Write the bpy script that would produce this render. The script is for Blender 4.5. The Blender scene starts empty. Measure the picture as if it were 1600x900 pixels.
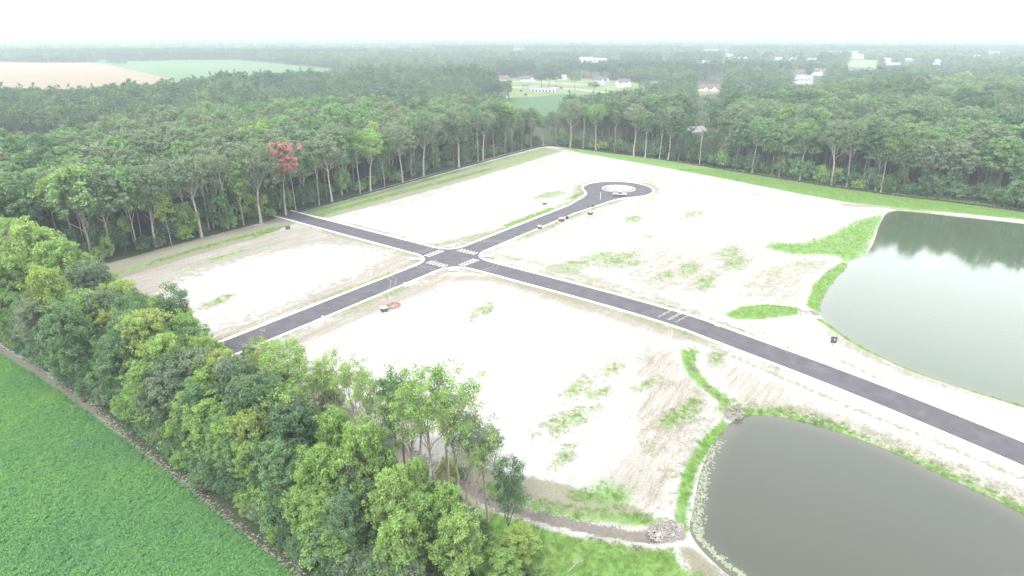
import bpy, math, numpy as np
from mathutils import Vector
from mathutils.geometry import tessellate_polygon
R = math.radians
S = bpy.context.scene
COL = S.collection
# ------------------------------------------------------------------ camera, sky, sun, exposure
FPX, CAMH = 1020.0, 66.0
PITCH = math.atan(405 / FPX)
cam = bpy.data.objects.new("camera", bpy.data.cameras.new("camera")); COL.objects.link(cam)
cam.location = (0, 0, CAMH); cam.rotation_euler = (math.pi / 2 - PITCH, 0, 0)
cam.data.sensor_width = 36; cam.data.lens = FPX / 1600 * 36
cam.data.clip_start = 1; cam.data.clip_end = 40000
S.camera = cam
SUN_EL, SUN_AZ = R(58), R(215)          # high sun behind thin overcast, behind the camera to the left
w = bpy.data.worlds.new("World"); S.world = w; w.use_nodes = True
nt = w.node_tree; bg = nt.nodes["Background"]
sky = nt.nodes.new("ShaderNodeTexSky"); sky.sky_type = 'NISHITA'; sky.sun_disc = False
sky.sun_elevation = SUN_EL; sky.sun_rotation = SUN_AZ; sky.dust_density = 2; sky.air_density = 1.0; sky.ozone_density = 1
hs = nt.nodes.new("ShaderNodeHueSaturation"); hs.inputs['Saturation'].default_value = 0.22
nt.links.new(sky.outputs[0], hs.inputs['Color']); cl = nt.nodes.new("ShaderNodeMix"); cl.data_type = 'RGBA'; cl.inputs[0].default_value = .8; cl.inputs[7].default_value = (8.3, 8.5, 8.9, 1)   # even white cloud sheet over most of the sky
nt.links.new(hs.outputs[0], cl.inputs[6])
wtc = nt.nodes.new("ShaderNodeTexCoord"); wsx = nt.nodes.new("ShaderNodeSeparateXYZ"); nt.links.new(wtc.outputs['Generated'], wsx.inputs[0])
wmr = nt.nodes.new("ShaderNodeMapRange"); wmr.inputs[1].default_value = .15; wmr.inputs[2].default_value = .8; wmr.inputs[3].default_value = 1.35; wmr.inputs[4].default_value = .86; nt.links.new(wsx.outputs[2], wmr.inputs[0])
wsc = nt.nodes.new("ShaderNodeVectorMath"); wsc.operation = 'SCALE'; nt.links.new(cl.outputs[2], wsc.inputs[0]); nt.links.new(wmr.outputs[0], wsc.inputs['Scale']); nt.links.new(wsc.outputs[0], bg.inputs[0]); bg.inputs[1].default_value = 0.15
sl = bpy.data.lights.new("sun", 'SUN'); sl.energy = 1.5; sl.angle = R(14); sl.color = (1, .965, .91)
sun = bpy.data.objects.new("sun", sl); COL.objects.link(sun)
sd = Vector((math.sin(SUN_AZ) * math.cos(SUN_EL), math.cos(SUN_AZ) * math.cos(SUN_EL), math.sin(SUN_EL)))
sun.rotation_euler = sd.to_track_quat('Z', 'Y').to_euler(); sun.location = (0, -200, 400)
S.view_settings.view_transform = 'Standard'; S.view_settings.look = 'None'; S.view_settings.gamma = 1
S.view_settings.exposure = 1.45
S.render.engine = 'CYCLES'
cy = S.cycles
cy.max_bounces = 7; cy.diffuse_bounces = 4; cy.glossy_bounces = 2; cy.transmission_bounces = 2; cy.volume_bounces = 1; cy.transparent_max_bounces = 4
cy.use_denoising = True; cy.use_adaptive_sampling = True; cy.adaptive_threshold = 0.015

rng = np.random.default_rng(11)
sP, cP = math.sin(PITCH), math.cos(PITCH)
def at(u, v, z=0.0):
    dy = v - 450; k = (CAMH - z) / (FPX * sP + dy * cP)
    return ((u - 800) * k, (FPX * cP - dy * sP) * k)
def ats(L, z=0.0): return [at(u, v, z) for u, v in L]
def pix(x, y, z=0.0):
    zz = z - CAMH; f = y * cP - zz * sP; up = y * sP + zz * cP
    return 800 + FPX * x / f, 450 - FPX * up / f

# ------------------------------------------------------------------ materials
def mat(name, col, rough=.9, spec=.3, metal=0.0, noise=None, bump=None):
    m = bpy.data.materials.new(name); m.use_nodes = True; t = m.node_tree; b = t.nodes["Principled BSDF"]
    b.inputs['Roughness'].default_value = rough; b.inputs['Specular IOR Level'].default_value = spec; b.inputs['Metallic'].default_value = metal
    if noise:
        sc, amt = noise
        tc = t.nodes.new("ShaderNodeTexCoord"); n = t.nodes.new("ShaderNodeTexNoise"); n.inputs['Scale'].default_value = sc; n.inputs['Detail'].default_value = 6
        t.links.new(tc.outputs['Object'], n.inputs['Vector'])
        mr = t.nodes.new("ShaderNodeMapRange"); mr.inputs[1].default_value = .3; mr.inputs[2].default_value = .7; mr.inputs[3].default_value = 1 - amt; mr.inputs[4].default_value = 1 + amt
        t.links.new(n.outputs['Fac'], mr.inputs[0])
        v = t.nodes.new("ShaderNodeVectorMath"); v.operation = 'SCALE'; v.inputs[0].default_value = col; t.links.new(mr.outputs[0], v.inputs['Scale'])
        t.links.new(v.outputs[0], b.inputs['Base Color'])
        if bump:
            bp = t.nodes.new("ShaderNodeBump"); bp.inputs['Strength'].default_value = bump[0]; bp.inputs['Distance'].default_value = bump[1]
            t.links.new(n.outputs['Fac'], bp.inputs['Height']); t.links.new(bp.outputs[0], b.inputs['Normal'])
    else:
        b.inputs['Base Color'].default_value = (*col, 1)
    return m

def leaf_mat(name, cols, trans=.36, isl=.24, clump=.28, nscale=.22, field=0):
    cols = [tuple(min(.9, q * k_) for q, k_ in zip(c, (2.0, 1.90, 1.76))) for c in cols]
    """cols: colours picked by the tree's own random number; leaves vary a little, boughs a little more."""
    m = bpy.data.materials.new(name); m.use_nodes = True; t = m.node_tree; N = t.nodes; L = t.links
    N.remove(N["Principled BSDF"]); out = N["Material Output"]
    oi = N.new("ShaderNodeObjectInfo"); geo = N.new("ShaderNodeNewGeometry"); tc = N.new("ShaderNodeTexCoord")
    rp = N.new("ShaderNodeValToRGB"); cr = rp.color_ramp; n = len(cols)
    while len(cr.elements) < n: cr.elements.new(.5)
    for i, c in enumerate(cols): cr.elements[i].position = i / max(1, n - 1); cr.elements[i].color = (*c, 1)
    if field:
        fn = N.new("ShaderNodeTexNoise"); fn.inputs['Scale'].default_value = field; fn.inputs['Detail'].default_value = 4; L.new(oi.outputs['Location'], fn.inputs['Vector'])
        fr = N.new("ShaderNodeMapRange"); fr.inputs[1].default_value = .33; fr.inputs[2].default_value = .67; L.new(fn.outputs['Fac'], fr.inputs[0])
        fm = N.new("ShaderNodeMix"); fm.inputs[0].default_value = .3; L.new(fr.outputs[0], fm.inputs[2]); L.new(oi.outputs['Random'], fm.inputs[3]); L.new(fm.outputs[0], rp.inputs[0])
    else: L.new(oi.outputs['Random'], rp.inputs[0])
    no = N.new("ShaderNodeTexNoise"); no.inputs['Scale'].default_value = nscale; no.inputs['Detail'].default_value = 3; L.new(tc.outputs['Object'], no.inputs['Vector'])
    m1 = N.new("ShaderNodeMapRange"); m1.inputs[1].default_value = .3; m1.inputs[2].default_value = .7; m1.inputs[3].default_value = 1 - clump; m1.inputs[4].default_value = 1 + clump; L.new(no.outputs['Fac'], m1.inputs[0])
    m2 = N.new("ShaderNodeMapRange"); m2.inputs[3].default_value = 1 - isl; m2.inputs[4].default_value = 1 + isl; L.new(geo.outputs['Random Per Island'], m2.inputs[0])
    mu = N.new("ShaderNodeMath"); mu.operation = 'MULTIPLY'; L.new(m1.outputs[0], mu.inputs[0]); L.new(m2.outputs[0], mu.inputs[1])
    v = N.new("ShaderNodeVectorMath"); v.operation = 'SCALE'; L.new(rp.outputs[0], v.inputs[0]); L.new(mu.outputs[0], v.inputs['Scale'])
    d = N.new("ShaderNodeBsdfDiffuse"); tr = N.new("ShaderNodeBsdfTranslucent"); mx = N.new("ShaderNodeMixShader"); mx.inputs[0].default_value = trans
    tv = N.new("ShaderNodeVectorMath"); tv.operation = 'MULTIPLY'; tv.inputs[1].default_value = (1.15, 1.25, .6); L.new(v.outputs[0], tv.inputs[0])
    L.new(v.outputs[0], d.inputs[0]); L.new(tv.outputs[0], tr.inputs[0])
    L.new(d.outputs[0], mx.inputs[1]); L.new(tr.outputs[0], mx.inputs[2]); L.new(mx.outputs[0], out.inputs['Surface'])
    return m

M = {}
M['grey'] = leaf_mat("leaves grey green", [(.078, .106, .074), (.066, .096, .064), (.092, .116, .084)])
M['mid'] = leaf_mat("leaves mid green", [(.058, .104, .056), (.070, .120, .062), (.050, .090, .052)])
M['light'] = leaf_mat("leaves light green", [(.100, .165, .058), (.090, .150, .052), (.120, .178, .064)])
M['lime'] = leaf_mat("leaves yellow green", [(.118, .165, .050), (.106, .158, .052), (.130, .160, .058)])
M['dark'] = leaf_mat("leaves dark green", [(.040, .074, .044), (.048, .084, .046), (.036, .064, .042)])
M['pine'] = leaf_mat("needles blue green", [(.032, .064, .044), (.038, .072, .048), (.028, .056, .042)])
M['fresh'] = leaf_mat("leaves fresh green", [(.076, .132, .064), (.068, .120, .058), (.086, .142, .066)])
M['rust'] = leaf_mat("leaves turning brown", [(.086, .092, .060), (.096, .092, .064)])
M['red'] = leaf_mat("leaves maple red", [(.185, .088, .092), (.185, .088, .092)], isl=.3, clump=.25)
M['mixfar'] = leaf_mat("leaves distant canopy", [(.034, .062, .038), (.044, .078, .042), (.056, .084, .050), (.040, .068, .042), (.068, .104, .048), (.032, .058, .040)])
M['crop'] = leaf_mat("soybean leaves", [(.058, .130, .068), (.066, .146, .064), (.076, .160, .060), (.095, .182, .058)], isl=.16, clump=.12, nscale=.5, field=.06)
M['grass'] = leaf_mat("grass blades", [(.075, .15, .04), (.09, .165, .045), (.11, .15, .055), (.065, .13, .04)], isl=.25, clump=.1, nscale=1, field=.12)
M['bark'] = mat("bark pale grey", (.27, .235, .20), noise=(1.5, .25))
M['barkd'] = mat("bark dark", (.11, .095, .08), noise=(1.5, .3))
M['dead'] = mat("bleached dead wood", (.45, .43, .37), noise=(2, .2))

# ------------------------------------------------------------------ mesh helpers
def np_mesh(name, V, loops, starts, mats, midx=None):
    me = bpy.data.meshes.new(name); V = np.asarray(V, np.float32)
    me.vertices.add(len(V)); me.vertices.foreach_set("co", V.ravel())
    me.loops.add(len(loops)); me.loops.foreach_set("vertex_index", np.asarray(loops, np.int32).ravel())
    me.polygons.add(len(starts)); me.polygons.foreach_set("loop_start", np.asarray(starts, np.int32))
    if midx is not None: me.polygons.foreach_set("material_index", np.asarray(midx, np.int32))
    me.update(calc_edges=True)
    for m in mats: me.materials.append(m)
    return me
def quad_mesh(name, V, Q, m, midx=None):
    Q = np.asarray(Q, np.int32).reshape(-1, 4)
    return np_mesh(name, V, Q.ravel(), np.arange(len(Q)) * 4, m if isinstance(m, list) else [m], midx)
def tag(o, label=None, cat=None, group=None, kind=None):
    if label: o['label'] = label
    if cat: o['category'] = cat
    if group: o['group'] = group
    if kind: o['kind'] = kind
    return o
def link(name, me, parent=None, loc=None):
    o = bpy.data.objects.new(name, me); COL.objects.link(o)
    if parent is not None: o.parent = parent
    if loc is not None: o.location = loc
    return o
def empty(name, loc, rz=0, s=1):
    o = bpy.data.objects.new(name, None); COL.objects.link(o); o.location = loc; o.rotation_euler = (0, 0, rz); o.scale = (s, s, s); o.empty_display_size = 1
    return o

class MB:
    def __init__(s): s.V = []; s.F = []
    def add(s, V, F):
        b = len(s.V); s.V += [tuple(v) for v in V]; s.F += [tuple(b + i for i in f) for f in F]; return s
    def box(s, x0, x1, y0, y1, z0, z1, ta=0.0):
        V = [(x0, y0, z0), (x1, y0, z0), (x1, y1, z0), (x0, y1, z0), (x0 + ta, y0 + ta, z1), (x1 - ta, y0 + ta, z1), (x1 - ta, y1 - ta, z1), (x0 + ta, y1 - ta, z1)]
        return s.add(V, [(3, 2, 1, 0), (4, 5, 6, 7), (0, 1, 5, 4), (1, 2, 6, 5), (2, 3, 7, 6), (3, 0, 4, 7)])
    def prism(s, prof, a0, a1, axis='y'):     # profile of (p, z) swept along an axis
        n = len(prof); V = []
        for a in (a0, a1):
            for p, z in prof: V.append((p, a, z) if axis == 'y' else (a, p, z))
        F = [tuple(range(n)), tuple(range(2 * n - 1, n - 1, -1))] + [(i, i + n, (i + 1) % n + n, (i + 1) % n) for i in range(n)]
        return s.add(V, F)
    def cyl(s, p0, p1, r0, r1=None, k=10):
        r1 = r0 if r1 is None else r1; p0 = Vector(p0); p1 = Vector(p1); d = (p1 - p0).normalized()
        a = d.orthogonal().normalized(); b = d.cross(a); V = []
        for p, r in ((p0, r0), (p1, r1)):
            for i in range(k):
                t = 2 * math.pi * i / k; V.append(p + a * math.cos(t) * r + b * math.sin(t) * r)
        return s.add(V, [(i, (i + 1) % k, (i + 1) % k + k, i + k) for i in range(k)] + [tuple(range(k - 1, -1, -1)), tuple(range(k, 2 * k))])
    def build(s, name, m, parent=None, loc=None, bev=0):
        me = bpy.data.meshes.new(name); me.from_pydata(s.V, [], s.F); me.update(); me.materials.append(m)
        if bev:
            import bmesh
            bm = bmesh.new(); bm.from_mesh(me); bmesh.ops.bevel(bm, geom=bm.edges[:], offset=bev, segments=2, affect='EDGES'); bm.to_mesh(me); bm.free()
        return link(name, me, parent, loc)

def sheet(name, pts, z, m):
    V = [(x, y, z) for x, y in pts]; T = tessellate_polygon([[Vector((x, y, 0)) for x, y in pts]])
    me = bpy.data.meshes.new(name); F = []
    for a, b, c in T:
        ax, ay = pts[a]; bx, by = pts[b]; cx, cyy = pts[c]
        F.append((a, b, c) if (bx - ax) * (cyy - ay) - (by - ay) * (cx - ax) > 0 else (a, c, b))
    me.from_pydata(V, [], F); me.update(); me.materials.append(m)
    return link(name, me)

def sdf(px, py, poly):
    """signed distance, positive inside"""
    P = np.asarray(poly, float); n = len(P); d2 = np.full(px.shape, 1e18); ins = np.zeros(px.shape, bool)
    for i in range(n):
        ax, ay = P[i]; bx, by = P[(i + 1) % n]; ex, ey = bx - ax, by - ay
        t = np.clip(((px - ax) * ex + (py - ay) * ey) / max(ex * ex + ey * ey, 1e-9), 0, 1)
        d2 = np.minimum(d2, (px - ax - t * ex) ** 2 + (py - ay - t * ey) ** 2)
        if ay != by:
            ins ^= ((ay > py) != (by > py)) & (px < (bx - ax) * (py - ay) / (by - ay) + ax)
    return np.where(ins, 1, -1) * np.sqrt(d2)
def ldist(px, py, line):
    P = np.asarray(line, float); d2 = np.full(px.shape, 1e18)
    for (ax, ay), (bx, by) in zip(P[:-1], P[1:]):
        ex, ey = bx - ax, by - ay; t = np.clip(((px - ax) * ex + (py - ay) * ey) / max(ex * ex + ey * ey, 1e-9), 0, 1)
        d2 = np.minimum(d2, (px - ax - t * ex) ** 2 + (py - ay - t * ey) ** 2)
    return np.sqrt(d2)
def smooth_line(P, it=2, closed=False):
    P = [tuple(p) for p in P]
    for _ in range(it):
        Q = [] if closed else [P[0]]
        rngi = range(len(P)) if closed else range(len(P) - 1)
        for i in rngi:
            a, b = P[i], P[(i + 1) % len(P)]
            Q += [(a[0] * .75 + b[0] * .25, a[1] * .75 + b[1] * .25), (a[0] * .25 + b[0] * .75, a[1] * .25 + b[1] * .75)]
        if not closed: Q.append(P[-1])
        P = Q
    return P
def vnoise(x, y, s, seed=0):
    """cheap smooth value noise 0..1"""
    x = x / s + seed * 17.3; y = y / s - seed * 9.1; xi = np.floor(x); yi = np.floor(y); fx = x - xi; fy = y - yi; fx = fx * fx * (3 - 2 * fx); fy = fy * fy * (3 - 2 * fy)
    h = lambda a, b: np.modf(np.abs(np.sin(a * 127.1 + b * 311.7 + seed) * 43758.5453))[0]
    return (h(xi, yi) * (1 - fx) + h(xi + 1, yi) * fx) * (1 - fy) + (h(xi, yi + 1) * (1 - fx) + h(xi + 1, yi + 1) * fx) * fy

# ------------------------------------------------------------------ ground plan (all outlines are places on the ground, metres)
WZ = -0.9
POND_FAR = smooth_line(ats([(1388, 328), (1374, 350), (1367, 375), (1359, 392), (1345, 404), (1328, 406), (1320, 409), (1325, 416), (1305, 436), (1290, 456), (1281, 475), (1280, 492), (1300, 512), (1345, 542), (1400, 570), (1480, 600), (1560, 623), (1640, 648), (1800, 700)], WZ)
                       + [(125, 60), (190, 40), (280, 80), (300, 150), (250, 195)] + ats([(1750, 368), (1600, 349), (1500, 339), (1430, 331)], WZ), 2, True)
POND_NEAR = smooth_line(ats([(1185, 647), (1155, 650), (1132, 668), (1110, 700), (1095, 735), (1087, 770), (1083, 800), (1076, 822), (1082, 842), (1105, 870), (1145, 905), (1230, 970), (1400, 1100), (1700, 1100), (1850, 940), (1690, 842), (1600, 803), (1540, 772), (1480, 746), (1420, 716), (1350, 688), (1290, 668), (1240, 654)], WZ), 2, True)
F_A = ats([(20, 428), (100, 412), (165, 412), (240, 391), (315, 371), (408, 348), (463, 331), (519, 316), (579, 298), (662, 275), (717, 261), (790, 240), (850, 226)])
F_C = ats([(858, 226), (931, 236), (1044, 250), (1175, 272), (1298, 292), (1400, 305), (1500, 315), (1600, 331), (1800, 360), (2100, 410)])
WOOD_A = F_A + ats([(862, 150), (800, 148), (700, 144), (560, 147), (450, 152), (330, 153), (200, 170), (100, 183), (0, 192), (-250, 215)], 28) + [(-330, 200), (-230, 160)]
WOOD_C = F_C + [(460, 60), (700, 500)] + ats([(1600, 112), (1400, 112), (1330, 120), (1250, 130), (1190, 138), (1130, 150), (1060, 142), (1000, 143), (940, 148), (872, 153)], 28)
WOOD_B = ats([(-200, 212), (0, 197), (150, 190), (300, 178), (450, 168), (600, 162), (700, 160), (797, 158), (797, 148)]) + ats([(790, 128), (760, 112), (700, 110), (560, 113), (400, 119), (260, 129), (140, 133), (60, 139), (0, 138), (-300, 150)], 20)
TAN = ats([(-500, 99), (0, 97), (60, 98), (148, 98), (190, 106), (235, 116), (275, 127), (230, 148), (0, 155), (-500, 180)])
PALE = ats([(148, 98), (160, 93), (210, 96), (280, 94), (370, 94), (440, 100), (520, 108), (580, 112), (600, 124), (480, 134), (275, 140), (275, 127), (235, 116), (190, 106)])
GAPF = ats([(700, 172), (790, 153), (830, 152), (875, 147), (930, 150), (940, 176), (860, 182)])
LAWN = ats([(780, 150), (796, 122), (850, 118), (900, 122), (960, 126), (1000, 130), (1060, 138), (1125, 132), (1135, 146), (1080, 150), (1000, 150), (930, 150), (875, 147), (830, 152), (790, 153)])
STRIP = ats([(1085, 104.5), (1130, 105), (1182, 109), (1245, 111.5), (1245, 113), (1180, 111), (1085, 106)])
PARK = ats([(1326, 94), (1372, 94), (1370, 107), (1322, 108)])
CLEARING = ats([(1060, 216), (1060, 205), (1095, 198), (1140, 203), (1145, 219), (1100, 226)])
CROP = [(-330, 283)] + ats([(-60, 516), (0, 553), (50, 583), (100, 618), (140, 648), (200, 693), (300, 772), (380, 837), (457, 897), (560, 990)]) + [(-5, 40), (-300, 20)]

# road: kerb lines
def unit(a): return (math.cos(a), math.sin(a))
dA = unit(R(-37)); dB = unit(R(54.2))
C0 = at(706, 402.5)
HW = 3.75
def off(p, d, s, n): return (p[0] + d[0] * s - d[1] * n, p[1] + d[1] * s + d[0] * n)     # n to the left of d
def fillet(p_in, corner, p_out, n=10):
    a, c, b = map(Vector, (p_in, corner, p_out)); return [tuple(a * (1 - t) ** 2 + c * 2 * t * (1 - t) + b * t * t) for t in np.linspace(0, 1, n)]
AL = 88.0
west_far, west_near = off(C0, dA, -AL, HW), off(C0, dA, -AL, -HW)
eastC = smooth_line([C0, off(C0, dA, 30, 0), off(C0, dA, 52, 0), at(1066, 500), at(1130, 524), at(1330, 598), at(1600, 708.5), at(1900, 840), at(2400, 1060)], 3)
def offset_line(P, n):
    P = np.asarray(P); T = np.gradient(P, axis=0); T /= np.linalg.norm(T, axis=1)[:, None]
    return [tuple(q) for q in P + np.stack([-T[:, 1], T[:, 0]], 1) * n]
eL = [p for p in offset_line(eastC, HW)]; eR = [p for p in offset_line(eastC, -HW)]
FR = 8.5
keep = lambda L: [p for p in L if (p[0] - C0[0]) * dA[0] + (p[1] - C0[1]) * dA[1] > HW + FR]
eL, eR = keep(eL), keep(eR)
BC = (46.8, 285.0); BR = 15.2
bl = 62.0
angB = R(54.2)
def corner(sa, sb):   # corner point on side sa of A (left +) and along B sign
    return off(off(C0, dA, 0, sa * HW), dA, -sb * HW if False else 0, 0)
# local frame: x along dA, y along its left normal (which is nearly dB)
nA = (-dA[1], dA[0])
def loc(x, y): return (C0[0] + dA[0] * x + nA[0] * y, C0[1] + dA[1] * x + nA[1] * y)
def locB(s, n): return off(C0, dB, s, n)            # n left of dB (towards A west)
chain_n = [loc(-AL, HW)] + [loc(-s, HW) for s in (60, 30)] + fillet(loc(-HW - FR, HW), loc(-HW, HW), locB(HW + FR, HW)) + [locB(s, HW) for s in (30, 50, 72)]
bulb = []
bx, by = BC
u0 = locB(78, HW)
a0 = math.atan2(u0[1] - by, u0[0] - bx)
chain_n += smooth_line([locB(76, HW), (bx - 14.9, by - 12.0), (bx - 14.2, by - 6), (bx - 15.1, by + 1)], 2)
for a in np.linspace(R(170), R(-75), 28): bulb.append((bx + BR * math.cos(a), by + BR * math.sin(a)))
chain_n += bulb
chain_n += smooth_line([(bx + 3.9, by - 14.7), (bx - 3, by - 17.3), locB(80, -HW - 1.2), locB(68, -HW)], 2) + [locB(50, -HW), locB(30, -HW)]
chain_n += fillet(locB(HW + FR, -HW), loc(HW, HW), eL[0]) + eL
chain_s = list(reversed(eR)) + fillet(eR[0], loc(HW, -HW), locB(-HW - FR, -HW)) + [locB(-s, -HW) for s in (25, 45, 65, 86)]
chain_w = [locB(-s, HW) for s in (86, 65, 45, 25)] + fillet(locB(-HW - FR, HW), loc(-HW, -HW), loc(-HW - FR, -HW)) + [loc(-s, -HW) for s in (30, 60, AL)]
ROAD = chain_n + chain_s + chain_w

# ------------------------------------------------------------------ ground sheet with land cover
def axis(lo, hi, step, far, grow=1.13):
    a = list(np.arange(lo, hi + .01, step)); s = step
    while a[-1] < far: s *= grow; a.append(a[-1] + s)
    s = step
    while a[0] > -far: s *= grow; a.insert(0, a[0] - s)
    return np.array(a)
gx = axis(-190, 215, 1.0, 15000); gy = axis(52, 425, 1.0, 15000)
GX, GY = np.meshgrid(gx, gy); FX, FY = GX.ravel(), GY.ravel()
def sstep(a, b, x): t = np.clip((x - a) / (b - a), 0, 1); return t * t * (3 - 2 * t)
Z = -.03 - .07 * vnoise(FX, FY, 5, 1) - .05 * vnoise(FX, FY, 1.9, 2)
near = (FX > -250) & (FX < 320) & (FY > 20) & (FY < 470)
nx, ny = FX[near], FY[near]
LAY = {k: np.zeros(len(nx)) for k in ('grass', 'dry', 'dirt', 'floor', 'crop', 'white', 'track', 'mud')}
def poly(k, P, s=1.0, f=2.0): LAY[k] = np.maximum(LAY[k], s * sstep(-f, f, sdf(nx, ny, P)))
def stroke(k, P, wd, s=1.0, f=1.0, px=True):
    P = ats(P) if px else P
    LAY[k] = np.maximum(LAY[k], s * (1 - sstep(wd / 2 - f, wd / 2 + f, ldist(nx, ny, P))))
def spot(k, u, v, r, s=.8):
    x, y = at(u, v); LAY[k] = np.maximum(LAY[k], s * (1 - sstep(r * .3, r, np.hypot(nx - x, ny - y))))
# lush grass
poly('grass', ats([(905, 238), (950, 246), (1040, 262), (1130, 279), (1250, 303), (1330, 317), (1390, 323), (1500, 333), (1600, 343), (1800, 375), (2100, 440), (2100, 400), (1800, 350), (1600, 322), (1480, 306), (1300, 283), (1175, 263), (1050, 245), (930, 232), (870, 230)]), 1, 1.5)
poly('grass', ats([(1385, 330), (1330, 346), (1300, 362), (1255, 378), (1205, 377), (1185, 386), (1240, 399), (1300, 400), (1325, 408), (1350, 402), (1362, 388), (1376, 355)]), .80, 4)
stroke('grass', [(1325, 411), (1300, 428), (1280, 450), (1273, 478)], 4, 1, 1)
poly('grass', ats([(1130, 491), (1160, 478), (1200, 475), (1245, 480), (1250, 491), (1190, 499), (1150, 499)]), 1, .8)
poly('grass', ats([(1062, 547), (1078, 541), (1090, 550), (1088, 570), (1110, 598), (1150, 628), (1128, 632), (1095, 605), (1067, 575)]), .95, 1)
stroke('grass', [(1284, 498), (1350, 540), (1430, 575), (1530, 608), (1640, 642)], 2.6, .95, .7)
stroke('grass', [(1130, 640), (1180, 640), (1240, 646), (1310, 666), (1370, 692), (1440, 718), (1510, 752), (1620, 802)], 3.2, .72, 1.2)
stroke('grass', [(1135, 658), (1105, 685), (1082, 722), (1070, 760), (1064, 800), (1066, 820)], 2.2, .85, .8)
poly('grass', ats([(700, 790), (775, 800), (830, 818), (900, 838), (1010, 856), (1055, 862), (1060, 880), (1100, 905), (1180, 990), (600, 1000), (640, 860)]), 1, 1.2)
poly('dry', ats([(1050, 855), (1085, 850), (1160, 905), (1200, 960), (1100, 960), (1075, 890)]), .8, 1)
poly('grass', ats([(890, 770), (945, 742), (985, 755), (1000, 785), (960, 797), (900, 785)]), .74, 3.5)
stroke('grass', [(760, 762), (820, 785), (900, 806), (960, 808), (1035, 818)], 2.4, .75, 1)
stroke('grass', [(380, 530), (430, 505), (500, 474), (560, 448), (610, 427)], 2.6, .85, 1.2)
stroke('grass', [(790, 352), (830, 337), (860, 326)], 3.2, .8, 1.3)
stroke('grass', [(730, 372), (780, 356)], 3, .5, 1.5); stroke('grass', [(885, 312), (905, 303)], 4, .6, 1.5)
stroke('grass', [(775, 397), (810, 405)], 4, .55, 2); stroke('grass', [(690, 378), (655, 375)], 3, .3, 2)
stroke('grass', [(470, 342), (530, 326), (620, 302), (720, 276), (850, 240)], 4.0, .95, 1.4)
stroke('grass', [(470, 334), (530, 318), (620, 294), (720, 266), (850, 233), (880, 233)], 3.0, .85, 1.2)
stroke('grass', [(180, 428), (300, 391), (400, 364), (435, 355)], 3.2, .72, 1.4)
stroke('grass', [(270, 425), (330, 408), (390, 392), (440, 378)], 3.5, .5, 1.8); stroke('grass', [(330, 405), (375, 392)], 3.0, .7, 1.5); stroke('grass', [(300, 505), (380, 492)], 3, .45, 1.5); stroke('grass', [(400, 368), (430, 358)], 4, .7, 1.5)
for q in [(905, 605, 3), (890, 655, 3.5), (880, 712, 2), (955, 575, 2.5), (865, 660, 2), (935, 615, 2), (990, 342, 4), (755, 485, 3), (860, 304, 5), (965, 405, 5), (935, 400, 4), (890, 416, 5), (985, 411, 3),
          (1010, 370, 2), (925, 326, 2), (1060, 650, 3), (1075, 640, 3), (1140, 395, 4), (1150, 410, 4), (1080, 335, 4), (1075, 420, 4), (1100, 440, 4), (1040, 430, 3), (340, 470, 3), (1010, 600, 2), (1120, 560, 2)]: 
    x, y = at(q[0], q[1]); a_ = R(54 + 14 * math.sin(q[0])); du = (nx - x) * math.cos(a_) + (ny - y) * math.sin(a_); dv = -(nx - x) * math.sin(a_) + (ny - y) * math.cos(a_); r_ = q[2] * 1.35; dd = np.hypot(du / 2.1, dv / .85) / r_
    LAY['grass'] = np.maximum(LAY['grass'], .52 * (1 - sstep(.2, 1.25, dd))); LAY['dry'] = np.maximum(LAY['dry'], .55 * (1 - sstep(.4, 1.9, dd)))
# dry, thin grass
poly('dry', ats([(100, 405), (165, 410), (300, 373), (410, 349), (470, 331), (600, 296), (720, 264), (850, 230), (880, 236), (740, 279), (620, 312), (520, 338), (470, 345), (400, 372), (300, 400), (170, 440), (90, 450)]), 1.0, 1.5)
poly('dry', ats([(880, 420), (960, 385), (1050, 385), (1120, 420), (1130, 465), (1020, 460), (950, 435)]), .42, 6)
poly('dry', ats([(1120, 470), (1150, 425), (1240, 395), (1320, 408), (1275, 445), (1275, 480), (1200, 474), (1150, 478)]), .42, 7)
poly('dry', ats([(700, 700), (780, 738), (850, 748), (900, 762), (1000, 792), (1030, 822), (900, 806), (800, 778), (700, 745)]), .95, 1.2)
poly('dry', ats([(1090, 640), (1130, 645), (1085, 715), (1062, 800), (1040, 805), (1050, 720)]), .5, 2)
stroke('dry', [(1140, 632), (1240, 640), (1330, 665), (1400, 690), (1500, 735), (1620, 790)], 6, .55, 2)
stroke('dry', [(1320, 320), (1400, 324), (1500, 336), (1620, 350)], 4, .7, 1.5)
stroke('dry', [(1384, 329), (1500, 342), (1620, 358)], 2.5, .7, 1)
stroke('dry', [(690, 380), (780, 362), (900, 312), (906, 290)], 7, .6, 3)
stroke('dry', [(760, 402), (830, 408), (930, 438), (1040, 470), (1090, 487)], 5, .5, 2)
stroke('dry', [(620, 375), (560, 358), (500, 343)], 5, .4, 2)
stroke('dry', [(1310, 560), (1400, 605), (1520, 660), (1620, 705)], 1.7, .7, .8)
stroke('dry', [(1070, 520), (1180, 572), (1340, 640), (1500, 705), (1620, 757)], 1.7, .75, .8)
stroke('dry', [(1160, 505), (1240, 540)], 1.5, .6, .7)
poly('dry', ats([(560, 640), (640, 700), (760, 760), (760, 800), (600, 800), (350, 560), (400, 540)]), .85, 2)
for ch in (chain_n, chain_s, chain_w):
    q_ = ldist(nx, ny, ch); on = (ny > 118) | (nx < 20)
    LAY['dry'] = np.maximum(LAY['dry'], np.where(on, .62, .25) * (1 - sstep(2.2, 6.5, q_)) * (.45 + .9 * vnoise(nx, ny, 9, 31)))
    LAY['grass'] = np.maximum(LAY['grass'], np.where(on, .42, .1) * (1 - sstep(1.8, 5, q_)) * (vnoise(nx, ny, 14, 33) > .42))
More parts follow.
